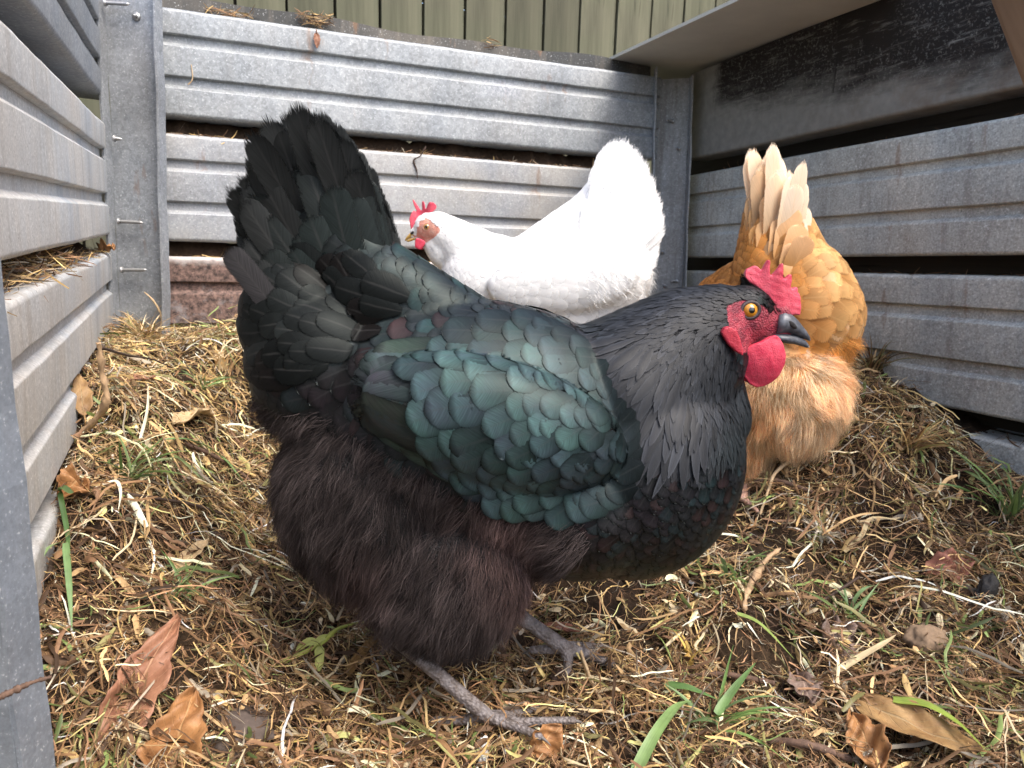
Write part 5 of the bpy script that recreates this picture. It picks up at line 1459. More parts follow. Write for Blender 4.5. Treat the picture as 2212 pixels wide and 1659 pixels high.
# ------------------------------------------------------------------ the buff hen, tail up, seen from behind
def buff_hen():
    S = scale_at(1.03)
    root = empty('hen', tuple(at(1690, 1000, 1.02)), label='buff orange hen seen from behind with raised tail and cream fluff, by the right wall', cat='hen', group='hens in the pen')
    yaw = math.atan2(.86, -.5)
    RY = Matrix.Rotation(yaw, 3, 'Z')
    def e(x, y, Y, ru, rv, rw, pitch=0): return ('e', at(x, y, Y), (ru, rv, rw), RY @ Matrix.Rotation(R(pitch), 3, 'Y'))
    def c(x0, y0, Ya, r0, x1, y1, Yb, r1, flat=1.0): return ('c', at(x0, y0, Ya), r0, at(x1, y1, Yb), r1, flat)
    prims = [e(1655, 700, 1.08, .145, .098, .105, 18), e(1728, 650, 1.03, .07, .068, .082), e(1700, 850, 1.01, .080, .076, .090), e(1640, 830, 1.05, .085, .075, .095),
             e(1708, 905, 1.01, .055, .055, .045), c(1688, 590, 1.04, .068, 1672, 470, 1.05, .042, .8), c(1672, 470, 1.05, .042, 1655, 370, 1.06, .018, .6),
             c(1600, 700, 1.12, .088, 1560, 800, 1.22, .06), c(1560, 800, 1.22, .06, 1530, 940, 1.26, .035), c(1530, 940, 1.26, .03, 1505, 1000, 1.27, .022),
             c(1630, 920, 1.02, .05, 1612, 1020, 1.01, .017), c(1700, 920, 1.09, .05, 1690, 990, 1.09, .017)]
    body = remeshed(prims, 0.0032, 8, 'body', UNDERO); put(root, 'body', body)
    bvh = bvh_of(body); key = lambda P: project(P)
    flow = [(1650, 380, -.05, -1), (1700, 440, .25, -1), (1640, 500, .25, -1), (1690, 560, .55, -.75), (1750, 560, .8, -.35), (1580, 580, .6, -.8), (1540, 640, .55, -.8), (1630, 640, .7, -.5), (1720, 640, .95, -.1), (1790, 620, 1, .25), (1840, 660, .95, .35),
            (1760, 720, .95, .35), (1680, 740, .7, .5), (1800, 740, .8, .7), (1700, 800, .25, 1), (1780, 840, .45, .9), (1640, 860, -.1, 1), (1720, 940, .1, 1)]
    size = [(1650, 380, 26), (1690, 470, 34), (1580, 580, 24), (1540, 640, 20), (1660, 600, 40), (1740, 580, 42), (1760, 680, 50), (1830, 680, 52), (1700, 720, 42), (1640, 900, 30), (1740, 850, 34)]
    tint = [(1650, 350, .70, .52, .36), (1700, 430, .66, .44, .26), (1690, 540, .60, .29, .075), (1740, 560, .68, .40, .15), (1600, 560, .54, .225, .045), (1540, 640, .48, .19, .035), (1660, 640, .54, .225, .045), (1760, 640, .64, .36, .12),
            (1840, 660, .66, .36, .13), (1720, 720, .54, .23, .05), (1800, 740, .60, .31, .09), (1680, 800, .76, .60, .40), (1760, 800, .80, .68, .52), (1720, 900, .78, .62, .44), (1650, 900, .70, .49, .28)]
    fl_poly = [(1560, 770), (1700, 762), (1770, 745), (1850, 725), (1880, 820), (1860, 1010), (1500, 1100), (1480, 800)]
    isfl = lambda P: inside(fl_poly, key(P))
    def rf(P, N):
        r = idw(size, key(P))[:, 0] * S * .42; r[isfl(P) | (key(P)[:, 1] < 430)] = 0; return r
    P, N, r = scatter(body, 30000, rf, 11); g = np.random.default_rng(21); xy = key(P); D = flow_dir(flow, xy, P, N)
    D = norm(D + np.cross(N, D) * g.normal(0, .22, (len(P), 1)))
    T = idw(tint, xy) * np.exp(g.normal(0, .14, (len(P), 1)) + .14 * vnoise(P, 45, 8)[:, None])
    light = g.random(len(P)) < .05; T[light] = T[light] * .7 + np.array([.80, .62, .40]) * .3
    V = vane(P, D, N, r * g.uniform(3.2, 4.4, len(P)), r * g.uniform(2.4, 3.1, len(P)), T * np.array([.66, .56, .45]), tint2=T * np.array([1.08, 1.10, 1.2]), lift=.075, camber=.0, skin=bvh, nu=6, nv=9, seed=3)
    put(root, 'plumage', mesh_arrays('plumage', V[0], V[1], BUFFF, V[2], V[3]))
    tipc = np.array([(1608, 478), (1611, 415), (1617, 365), (1630, 330), (1648, 312), (1668, 318), (1690, 338), (1708, 364), (1724, 394), (1734, 425), (1738, 458), (1738, 492)], float)
    basec = np.array([(1642, 600), (1648, 595), (1656, 590), (1666, 588), (1672, 586), (1678, 585), (1684, 585), (1690, 586), (1696, 588), (1700, 592), (1704, 600), (1706, 610)], float)
    Ps, Pt, Ws, Tt = [], [], [], []
    for layer, (cnt, frac, w, dY) in enumerate(((26, 1.0, 46, 0.0), (16, .80, 50, -.008), (12, .60, 54, -.014), (9, .44, 56, -.019))):
        for t in np.linspace(0, 10.95, cnt):
            i = int(t); f = t - i; tp = tipc[i] * (1 - f) + tipc[i + 1] * f; bs = basec[i] * (1 - f) + basec[i + 1] * f
            tp = bs + (tp - bs) * frac * 1.05 * g.uniform(.97, 1.03) + g.normal(0, 2.5, 2); Yd = 1.052 - .0042 * t + dY
            Ps.append(at(*bs, Yd - .012)); Pt.append(at(*tp, Yd + .006)); Ws.append(w * S)
            e_ = np.clip(t / 4, 0, 1); base = np.array([.66, .38, .15]) * (1 - e_) + np.array([.82, .68, .52]) * e_
            Tt.append((base if layer < 2 else base * .35 + np.array([.42, .21, .055])) * np.exp(g.normal(0, .06)))
    Ps, Pt, Ws, Tt = map(np.array, (Ps, Pt, Ws, Tt)); dd = Pt - Ps
    Nn = norm(np.array([(.25, -1, .12)] * len(Ps)) + g.normal(0, .14, (len(Ps), 3)))
    V = vane(Ps, norm(dd), Nn, np.linalg.norm(dd, axis=1), Ws, Tt * np.array([.82, .66, .42]), tint2=Tt, lift=.02, curl=.03, camber=.07, sink=0, shape='blade', nu=6, nv=12, seed=8, split=.014)
    put(root, 'tail', mesh_arrays('tail', V[0], V[1], BUFFT, V[2], V[3]))
    # big loose rounded feathers at the right of the rump
    lf = [((1760, 640), (1838, 590), 70), ((1760, 660), (1852, 628), 80), ((1760, 690), (1850, 668), 85), ((1765, 700), (1855, 690), 80), ((1750, 720), (1838, 720), 80), ((1730, 700), (1800, 690), 85), ((1740, 600), (1800, 545), 66), ((1750, 620), (1822, 572), 66)]
    A0 = np.array([at(b[0] - 18, b[1], .985) for b, t, w in lf]); A1 = np.array([at(t[0] - 18, t[1], 1.01) for b, t, w in lf]); dd = A1 - A0
    V = vane(A0, norm(dd), norm(np.array([(.3, -1, .25)] * len(lf)) + g.normal(0, .15, (len(lf), 3))), np.linalg.norm(dd, axis=1), np.array([w * S * .9 for *_, w in lf]), np.array([[.64, .36, .12]] * len(lf)) * np.exp(g.normal(0, .15, (len(lf), 1))), lift=.15, curl=.12, camber=.15, seed=10, nu=6, nv=9)
    put(root, 'rump_feathers', mesh_arrays('rump_feathers', V[0], V[1], BUFFF, V[2], V[3]))
    Vb, Nb, Tb = arrays(body); A_ = Vb[Tb]; ar = np.linalg.norm(np.cross(A_[:, 1] - A_[:, 0], A_[:, 2] - A_[:, 0]), axis=1); ar = ar * isfl(A_.mean(1))
    n = 60000; t = g.choice(len(Tb), n, p=ar / ar.sum()); b = g.random((n, 2)); f_ = b.sum(1) > 1; b[f_] = 1 - b[f_]; w = np.column_stack([1 - b.sum(1), b])
    Pd = (A_[t] * w[..., None]).sum(1); Nd = norm((Nb[Tb[t]] * w[..., None]).sum(1)); Dd = flow_dir(flow, key(Pd), Pd, Nd)
    Dd = norm(Dd + np.cross(Nd, Dd) * (vnoise(Pd, 60, 3)[:, None] * .8)); cl = vnoise(Pd, 50, 4)
    Td = idw(tint, key(Pd)) * np.array([1.25, 1.25, 1.2]) * np.exp(g.normal(0, .15, (n, 1)) + .22 * cl[:, None])
    cP, cN, _ = scatter(body, 20000, lambda P, N: np.where(isfl(P), .012, 0), 5); cD = flow_dir(flow, key(cP), cP, cN); cD = norm(cD + np.cross(cN, cD) * (vnoise(cP, 60, 3)[:, None] * .7))
    V = tufts(Pd, Dd, Nd, g.uniform(.014, .034, n) * (1 + .3 * cl), g.uniform(.00035, .0008, n), Td, (cP, cD, cN), seed=6, k=5, spread=.3, out=.36, droop=.15, pull=.5)
    put(root, 'down', mesh_arrays('down', V[0], V[1], FLUFFM, V[2], V[3]))
    # lowered head, mostly hidden
    h = at(1505, 1000, 1.27)
    put(root, 'comb', blob('comb', [(h[0] - .03, h[2] - .01), (h[0] - .035, h[2] + .02), (h[0] - .02, h[2] + .012), (h[0] - .015, h[2] + .035), (h[0] - .003, h[2] + .02), (h[0] + .01, h[2] + .04), (h[0] + .015, h[2] + .015)], (np.array([0, h[1], 0]), EX, EZ, EY), .006, COMB, .0014, 4))
    bk = lathe_beak('beak', [(h + (-.016, 0, .006), h + (-.014, 0, -.012), .009), (h + (-.032, 0, -.004), h + (-.028, 0, -.017), .006), (h + (-.044, 0, -.02), h + (-.043, 0, -.022), .001)], BEAKY, EY); keep(bk, root)
    for (hx, hy, hY, ax_, ay_, aY) in ((1612, 1040, 1.0, 1600, 1118, .965), (1690, 1000, 1.09, 1680, 1060, 1.08)):
        a = at(hx, hy, hY); b = at(ax_, ay_, aY); z = float(gh(b[0], b[1])); b[2] = max(b[2], z + .008)
        leg(root, a, b, [[b + (-.02, .02, -.004), b + (-.04, .035, -.008)], [b + (-.005, .03, -.004), b + (-.01, .055, -.008)], [b + (.015, .02, -.004), b + (.025, .04, -.008)]], .006, SHANKP, [b + (.008, -.015, -.005), b + (.012, -.03, -.008)])
buff_hen()
# ================================================================== gaps, ledges and small things on the floor
def lumpy_strip(o3, ax, s0, s1, z0, z1, y0, y1, inward, seed):
    """irregular soil packed into a gap: cross-section swept along the panel"""
    n = int((s1 - s0) / 0.006); k = 8
    V = []
    for i in range(n + 1):
        s = s0 + (s1 - s0) * i / n
        a = np.array([[s, 0.0]])
        top = z1 + (z1 - z0) * 0.0 + .006 * vnoise(a, 70, seed)[0] + .003 * vnoise(a, 260, seed + 1)[0]
        fr = y1 + .008 * vnoise(a, 60, seed + 2)[0] + .004 * vnoise(a, 240, seed + 3)[0]
        for (yy, zz) in ((y0, z0), (fr, z0), (fr - .003, z0 + (top - z0) * .25), (fr - .012, z0 + (top - z0) * .6), (fr - .018, top - .002), (fr - .024, top), (y0, top + .004), (y0 - .003, z0)):
            V.append(o3 + ax * s + inward * yy + np.array([0, 0, zz]))
    a = (np.arange(n)[:, None] * k + np.arange(k - 1)[None]).ravel()
    return np.array(V), np.stack([a, a + k, a + k + 1, a + 1], 1)

GAPSOIL = plain('dry_gap_soil', (0.055, 0.036, 0.024), 0.95, 160, var=0.7, spec=0.15)
gaps = []
inB = np.array([DB[1], -DB[0], 0.0]); inB /= np.linalg.norm(inB)
inL = np.array([DL[1], -DL[0], 0.0]); inL = inL if inL[0] > 0 else -inL; inL /= np.linalg.norm(inL)
inR = np.array([-DR[1], DR[0], 0.0]); inR = inR if inR[0] < 0 else -inR; inR /= np.linalg.norm(inR)
b2 = bh(336, 287); b3 = bh(345, 556); b1b = bh(330, 244.7); b2b = bh(345, 518.2)
bits = []
def straw_bits(o3, ax, s0, s1, inward, ya, yb, n, Lr, seed, zh=.004, wr=(.0006, .002), pal=None):
    g = np.random.default_rng(seed); k = 6
    s = g.uniform(s0, s1, n); s = s[np.argsort(g.random(n))]
    c = o3[None] + ax[None] * s[:, None] + inward[None] * g.uniform(ya, yb, n)[:, None] + np.column_stack([np.zeros((n, 2)), g.uniform(0, zh, n)])
    d = norm(ax[None] * g.normal(0, 1, (n, 1)) + inward[None] * g.normal(0, .45, (n, 1)) + np.column_stack([np.zeros((n, 2)), g.normal(0, .22, n)]))
    L = g.uniform(*Lr, n); t = np.linspace(-.5, .5, k)[None, :, None]
    C = c[:, None] + d[:, None] * L[:, None, None] * t + g.normal(0, .25, (n, 1, 3)) * L[:, None, None] * (t ** 2)
    S = norm(np.cross(np.gradient(C, axis=1), g.normal(0, 1, (n, 1, 3))))
    P_ = np.array(pal if pal is not None else [PAL['tan'], PAL['brown'], PAL['dark'], PAL['gold'], PAL['root'], PAL['grey']])
    return ribbons(C, S, g.uniform(*wr, n), np.array([.6, 1, 1, 1, .9, .3]), P_[g.integers(0, len(P_), n)] * np.exp(g.normal(0, .3, (n, 1))))
V1, F1 = lumpy_strip(b2, back_dir[1], 0.0, bwid - .02, .001, .030, -.054, -.026, inB, 3)
V2, F2 = lumpy_strip(b3, back_dir[2], 0.0, bwid - .02, .001, .026, -.054, -.022, inB, 9)
tag(obj('lodged_soil', mesh_arrays('lodged_soil', np.concatenate([V1, V2]), np.concatenate([F1, F2 + len(V1)]), GAPSOIL)), 'dark dry soil lodged in the gaps of the back wall', 'soil', kind='stuff')
bits += [straw_bits(b2, back_dir[1], .02, bwid - .05, inB, -.03, -.003, 420, (.008, .04), 5), straw_bits(b3, back_dir[2], .02, bwid - .05, inB, -.03, -.003, 260, (.008, .04), 6)]
l3 = at(248, 544, LC_Y)
V3, F3 = lumpy_strip(l3, -DL, .03, 1.1, .001, .020, -.056, -.030, inL, 19)
tag(obj('lodged_soil', mesh_arrays('lodged_soil', V3, F3, GAPSOIL)), 'dark soil piled on the ledge of the beige left wall panel', 'soil', kind='stuff')
bits += [straw_bits(l3, -DL, .05, 1.0, inL, -.045, -.006, 420, (.01, .05), 7, .008), straw_bits(l3, -DL, .42, .78, inL, -.05, -.004, 420, (.02, .06), 8, .022)]
r4 = [at(1465, 796, RC_Y), at(1475, 586, RC_Y), at(1485, 381, RC_Y)]
for i, o3 in enumerate(r4): bits.append(straw_bits(o3, -DR, .05, 1.2, inR, -.04, -.002, 200, (.008, .035), 30 + i, pal=[PAL['brown'], PAL['dark'], PAL['dark'], PAL['root']]))
V, Fq, U, T = joined(bits)
tag(obj('ledge_litter', mesh_arrays('ledge_litter', V, Fq, STRAW, U, T)), 'scraps of dead grass caught along the ledges of the panels', 'dead grass', kind='stuff')

# added dark boards behind the side walls, standing in for shade in the gaps
DARKW = timber('gap_shade_timber', (0.020, 0.017, 0.013), (0.045, 0.038, 0.03), grain=(2.5, 50, 50))
for nm, o3, ax, iw, lab, off, L in (('gap_shade_boards', at(1480, 556, RC_Y), -DR, inR, 'added dark boards behind the right wall, standing in for the shade in its gaps', .075, 2.2),
                                   ('gap_shade_boards', at(245, 504, LC_Y), -DL, inL, 'added dark boards behind the left wall, standing in for shade in the gap above the ledge', .085, 1.7)):
    rt = empty(nm, tuple(o3 - iw * off), label=lab, cat='boards')
    for j in range(5):
        z = -.36 + j * .215
        if j > 3: continue
        bm = bmesh.new(); bmesh.ops.create_cube(bm, size=1.0)
        bmesh.ops.scale(bm, vec=(L, .02, .212), verts=bm.verts); bmesh.ops.translate(bm, vec=(L / 2 - .15, 0, z), verts=bm.verts)
        o = bm_obj('board', bm, DARKW, bevel=.002, matrix=basis(ax, (0, 0, 1), o3 - iw * off)); child(o, rt)

def G(px, py, dz=0.0):
    p = ground_at(px, py); return p + np.array([0, 0, dz])
def curve(pts, n):
    """smooth polyline through points"""
    P = np.asarray(pts, float); t = np.linspace(0, len(P) - 1, n); out = []
    for x in t:
        i = min(int(x), len(P) - 2); f = x - i
        p0, p1, p2, p3 = P[max(i - 1, 0)], P[i], P[i + 1], P[min(i + 2, len(P) - 1)]
        out.append(0.5 * ((2 * p1) + (-p0 + p2) * f + (2 * p0 - 5 * p1 + 4 * p2 - p3) * f * f + (-p0 + 3 * p1 - 3 * p2 + p3) * f ** 3))
    return np.array(out)

def leaf(label, p0, p1, w, mat, up=(0, -.5, 1), cup=.25, droop=.15, wave=.08, twist=0.0, seed=0, shape=0.8, stalk=.25):
    """dead leaf: a curled blade with a stalk, from stalk end p0 to tip p1"""
    g = np.random.default_rng(seed); p0, p1 = np.asarray(p0, float), np.asarray(p1, float)
    d = p1 - p0; L = np.linalg.norm(d); d = d / L; up = np.asarray(up, float); up = norm(up - d * (up @ d)); sd = np.cross(d, up)
    nv, nu = 22, 10; V = []
    for i in range(nv + 1):
        v = i / nv; ww = w * .5 * max(math.sin(math.pi * v ** shape), 0) ** .85 * (1 + .10 * math.sin(v * 23 + seed) + .05 * math.sin(v * 51 + seed)) + .0006
        for j in range(nu + 1):
            u = j / nu * 2 - 1; tw = twist * (v - .5)
            x = sd * math.cos(tw) + up * math.sin(tw); z = up * math.cos(tw) - sd * math.sin(tw)
            hgt = cup * ww * u * u * (1.2 if u > 0 else .8) - droop * L * (v - .5) ** 2 + wave * w * math.sin(v * 9 + u * 2 + seed) * .5 + wave * w * .4 * math.sin(v * 19 - u * 5 + seed * 2)
            V.append(p0 + d * (L * v) + x * (u * ww) + z * hgt)
    k = nu + 1; a = (np.arange(nv)[:, None] * k + np.arange(nu)[None]).ravel()
    Fq = np.stack([a, a + 1, a + k + 1, a + k], 1)
    uv = np.array([(j / nu, i / nv) for i in range(nv + 1) for j in range(k)])
    o = obj('dead_leaf', mesh_arrays('dead_leaf', V, Fq, mat, uv))
    sol = o.modifiers.new('thickness', 'SOLIDIFY'); sol.thickness = .0006
    tag(o, label, 'leaf')
    if stalk:
        st = tube('stalk', [p0 + d * L * .02, p0 - d * L * stalk * .5 + up * .002, p0 - d * L * stalk - up * .004], [.0011, .0009, .0006], mat)
        keep(st, o)
    return o

def tube(name, pts, radii, mat, seg=8, n=24, rough=0.0, seed=0):
    C = curve(pts, n); r = np.interp(np.linspace(0, 1, n), np.linspace(0, 1, len(radii)), radii)
    if rough: r = r * (1 + rough * vnoise(np.linspace(0, 1, n)[:, None], 26, seed))
    t = norm(np.gradient(C, axis=0)); a0 = np.array([.3, .2, .93]); bm = bmesh.new(); prev = None
    for i in range(n):
        x = norm(np.cross(t[i], a0)); y = np.cross(t[i], x)
        ring = [bm.verts.new(C[i] + (x * math.cos(q) + y * math.sin(q)) * r[i] * (1 + rough * .5 * math.sin(q * 3 + i))) for q in (2 * math.pi * k / seg for k in range(seg))]
        if prev:
            for k in range(seg): bm.faces.new((prev[k], prev[(k + 1) % seg], ring[(k + 1) % seg], ring[k]))
        else: bm.faces.new(ring)
        prev = ring
    bm.faces.new(prev)
    return bm_obj(name, bm, mat, smooth=True)

def blade(name, label, cat, pts, w, col, mat=None, n=16, twist=.6, cupv=.35, taper=None, group=None, seed=0):
    C = curve(pts, n)[None]; t = norm(np.gradient(C, axis=1)); s = np.linspace(-.5, .5, n)[None, :, None]
    side = norm(np.cross(t, np.array([0, -.35, .94]))); nn = np.cross(side, t); th = twist * s + .2
    S = side * np.cos(th) + nn * np.sin(th); Nn = nn * np.cos(th) - side * np.sin(th)
    tp = np.interp(np.linspace(0, 1, n), *(taper or ([0, .15, .6, 1], [.7, 1, .8, .08])))
    V, Fq, U, T = ribbons(C, S, np.array([w]), tp, np.array([col]), cup=-cupv, Nn=Nn)
    o = obj(name, mesh_arrays(name, V, Fq, mat or STRAW, U, T))
    return tag(o, label, cat, group, 'thing' if cat else None)

def tuft(name, label, cat, base, n, L, w, cols, lean=(0, 0), spread=.6, seed=0, mat=None, group=None):
    g = np.random.default_rng(seed); k = 9; s = np.linspace(0, 1, k)[None, :, None]
    az = g.uniform(0, 6.283, n); sp = spread * g.random(n) ** .7
    d = norm(np.column_stack([np.cos(az) * sp + lean[0], np.sin(az) * sp + lean[1], np.ones(n)]))
    Ln = L * g.uniform(.5, 1.1, n)[:, None, None]
    b = np.asarray(base)[None] + np.column_stack([g.normal(0, .006, (n, 2)), np.full(n, -.004)])
    out = norm(np.column_stack([d[:, :2] + 1e-3, np.zeros(n)]))
    C = b[:, None] + d[:, None] * Ln * s + out[:, None] * Ln * .35 * s ** 2 - np.array([0, 0, 1.0]) * Ln * g.uniform(.1, .55, n)[:, None, None] * s ** 2.4
    C[..., 2] = np.maximum(C[..., 2], gh(C[..., 0], C[..., 1]) + .002)
    t = norm(np.gradient(C, axis=1)); S = norm(np.cross(t, out[:, None] + g.normal(0, .3, (n, 1, 3)))); Nn = np.cross(S, t)
    cc = np.array(cols)[g.integers(0, len(cols), n)] * np.exp(g.normal(0, .2, (n, 1)))
    V, Fq, U, T = ribbons(C, S, w * g.uniform(.6, 1.2, n), np.interp(np.linspace(0, 1, k), [0, .2, .6, 1], [.7, 1, .8, .05]), cc, cup=.3, Nn=Nn)
    return tag(obj(name, mesh_arrays(name, V, Fq, mat or GRASSM, U, T)), label, cat, group)

GR = [(.13, .22, .06), (.18, .27, .08), (.22, .30, .11), (.16, .24, .10)]
# --- dead leaves
leaf('large rust brown curled leaf standing up in the bottom left corner', G(205, 1655, .004), G(392, 1432, .046), .036, LEAF_RUST, up=(.5, -.6, .6), cup=.5, droop=.2, wave=.22, twist=.7, seed=1)
leaf('orange brown curled leaf with a pointed tip beside the large rust one', G(352, 1700, .0), G(425, 1555, .03), .042, LEAF_ORANGE, up=(.2, -.8, .5), cup=.6, droop=.1, wave=.2, seed=2, shape=.65)
leaf('narrow pale tan leaf lying on green grass left of the black hen', G(378, 1268, .014), G(452, 1200, .022), .018, LEAF_PALE, cup=.3, seed=3)
leaf('crumpled orange leaf caught against the left wall above the dark hole', G(182, 1078, .02), G(128, 1112, .02), .030, LEAF_ORANGE, up=(.4, -.7, .6), cup=.7, wave=.3, seed=4)
leaf('broad tan leaf on the pale straw heap behind the tail of the black hen', G(455, 915, .018), G(375, 945, .022), .030, LEAF_PALE, up=(0, -.7, .7), cup=.4, wave=.2, seed=5)
leaf('small brown cupped leaf at the bottom edge below the foot of the black hen', G(1150, 1640, .006), G(1212, 1618, .024), .026, LEAF_ORANGE, up=(.1, -.9, .3), cup=.5, wave=.15, seed=6)
leaf('big ochre leaf with a green edge blade in the bottom right corner', G(1842, 1545, .018), G(2185, 1690, .012), .034, LEAF_OCHRE, up=(.15, -.6, .8), cup=.3, droop=.12, wave=.12, seed=7, shape=.6)
leaf('crinkled orange leaf half under the big ochre leaf', G(1900, 1690, .01), G(1832, 1580, .022), .030, LEAF_ORANGE, up=(-.2, -.8, .5), cup=.6, wave=.25, seed=8)
leaf('grey brown torn leaf lying flat on the damp straw, below the soil clod', G(1800, 1358, .012), G(1822, 1470, .014), .036, LEAF_GREY, up=(0, -.5, .85), cup=.4, wave=.3, seed=9)
leaf('pinkish grey leaf folded in the straw above the brown stick', G(1720, 1480, .012), G(1752, 1545, .012), .030, LEAF_GREY, up=(0, -.6, .8), cup=.5, wave=.2, seed=10)
leaf('dull red leaf pressed into the pale straw on the right', G(2000, 1262, .014), G(2100, 1236, .018), .034, LEAF_RED, up=(0, -.6, .8), cup=.2, wave=.3, seed=11)
leaf('long brown leaf blade beside the far foot of the black hen', G(1170, 1368, .012), G(1265, 1392, .016), .010, LEAF_RED, cup=.3, seed=12)
lp0 = l3 + (-DL) * .085 + np.array([0, 0, .006])
leaf('small russet leaf curled on the ledge of the beige left panel', lp0 - inL * .012, lp0 + inL * .010 + np.array([0, 0, .008]) - DL * .03, .022, LEAF_ORANGE, up=(.6, -.3, .7), cup=.7, wave=.3, seed=13)
leaf('brown strip leaf across the straw heap at the back left', G(330, 845, .018), G(285, 852, .02), .018, LEAF_RUST, seed=14)
leaf('yellow brown leaf scrap in front of the lowest left panel', G(185, 935, .02), G(175, 870, .035), .020, LEAF_OCHRE, up=(.6, -.7, .3), seed=15)
hb = bh(683, 88) + inB * .006
leaf('tiny russet leaf hanging on the top panel of the back wall', hb + np.array([0, 0, .012]), hb - np.array([0, 0, .014]) + inB * .004, .010, LEAF_RUST, up=tuple(inB), cup=.5, seed=16)

# --- twigs, roots and stalks
TWIGD = plain('dark_twig_bark', (0.055, 0.034, 0.024), .8, 120, var=.5)
TWIGB = plain('brown_twig_bark', (0.12, 0.072, 0.05), .85, 220, var=.8)
TWIGP = plain('pale_stem', (0.50, 0.36, 0.21), .7, 120, var=.35)
KNOB = plain('pale_knobby_root', (0.42, 0.28, 0.16), .85, 90, var=.5)
def stick(name, label, pts, radii, mat, rough=.12, seed=0, cat='twig'):
    return tag(tube(name, pts, [r_ * .85 for r_ in radii], mat, rough=rough * 1.5, seed=seed, n=44), label, cat)
wl = lambda x, y, d: lwall(x, y) + inL * d
stick('root_stalk', 'upright pale knobby root stalk leaning on the lowest left panel', [G(168, 945, .0), wl(158, 880, .03), wl(150, 810, .03), wl(141, 742, .03)], [.0036, .0030, .0040, .0050, .003], KNOB, .5, 1, 'root')
stick('twig', 'thin dark side twig sprouting from the knobby root stalk', [wl(148, 752, .03), wl(165, 770, .05), wl(190, 780, .07), wl(215, 800, .09)], [.0022, .0014, .001], TWIGD, .2, 2)
stick('twig', 'dark twig jutting out from the near post in the lower left corner', [at(-6, 1508, .38), at(30, 1492, .385), at(70, 1474, .39), at(112, 1462, .395)], [.0028, .0022, .0016, .001], TWIGB, .3, 3)
stick('twig', 'thin dark brown twig lying across the straw left of the black hen', [G(250, 1096, .016), G(340, 1112, .018), G(420, 1128, .02), G(505, 1146, .016)], [.0016, .0022, .0022, .0015], TWIGD, .2, 4)
stick('twig', 'reddish brown twig slanting behind the thigh of the black hen', [G(397, 991, .02), G(450, 1015, .022), G(500, 1042, .022), G(545, 1066, .016)], [.003, .0035, .003, .002], TWIGB, .2, 5)
stick('twig', 'dark straight twig pointing at the green sprout on the right', [G(1722, 1352, .014), G(1785, 1322, .018), G(1850, 1292, .026)], [.0012, .0016, .002], TWIGD, .2, 6)
stick('twig', 'mauve brown stick lying level in the straw right of the near foot', [G(1490, 1473, .006), G(1560, 1474, .009), G(1672, 1488, .006)], [.0030, .0036, .0030], TWIGB, .15, 7)
stick('twig', 'ridged brown stick along the bottom edge left of the ochre leaf', [G(1655, 1607, .003), G(1745, 1622, .006), G(1850, 1650, .002)], [.0036, .0042, .0032], TWIGB, .15, 8)
stick('straw_stalk', 'stiff pale straw stalk standing between the feet of the black hen', [G(1306, 1540, .006), G(1276, 1494, .012), G(1246, 1440, .026)], [.0022, .0021, .002], TWIGP, .1, 9, 'straw')
stick('straw_stalk', 'long bent tan stalk below the cream fluff of the buff hen', [G(1640, 1130, .012), G(1658, 1085, .02), G(1672, 1062, .028), G(1715, 1030, .03), G(1760, 1004, .026)], [.0018, .0024, .003, .0028, .002], TWIGP, .1, 10, 'straw')
stick('root', 'pale knobby root winding down the damp straw at centre right', [G(1606, 1335, .010), G(1612, 1300, .012), G(1634, 1264, .016), G(1655, 1240, .02), G(1682, 1215, .018)], [.003, .0042, .005, .0038, .0025], KNOB, .4, 11, 'root')
stick('straw_stalk', 'thick brown stalk under the long bent tan stalk', [G(1626, 1058, .012), G(1680, 1066, .018), G(1752, 1084, .014)], [.003, .0042, .003], TWIGB, .2, 12, 'straw')
stick('twig', 'thin black wire-like stem curving in the lower right corner', [G(2160, 1370, .016), G(2190, 1385, .018), G(2240, 1412, .016)], [.0012, .0012, .001], TWIGD, .1, 13)
hk = bh(905, 338) + inB * .004
stick('root', 'dry dark root dangling from the ledge above the white hen', [hk + np.array([.012, 0, .018]), hk + inB * .004, hk + np.array([-.012, 0, -.008]) + inB * .004, hk + np.array([-.006, 0, -.026]) + inB * .003, hk + np.array([-.004, 0, -.042]) + inB * .002], [.0018, .0014, .002, .0016, .001], TWIGD, .3, 14, 'root')
p_ = at(345, 700, 1.19)
stick('straw_stalk', 'orange stalk leaning on the foot of the pale corner post', [p_ - np.array([0, 0, .02]), p_ + np.array([.004, 0, .01]), p_ + np.array([-.006, 0, .035]), p_ + np.array([-.022, 0, .052])], [.0022, .002, .0018, .001], TWIGP, .2, 15, 'straw')
bs = bh(413, 165) + inB * .003
stick('straw_stalk', 'short pale straw stuck upright on the top back panel near the corner post', [bs + np.array([-.006, 0, -.014]), bs + np.array([.002, 0, -.004]), bs + np.array([.001, 0, .018])], [.0012, .001, .0007], TWIGP, .1, 16, 'straw')

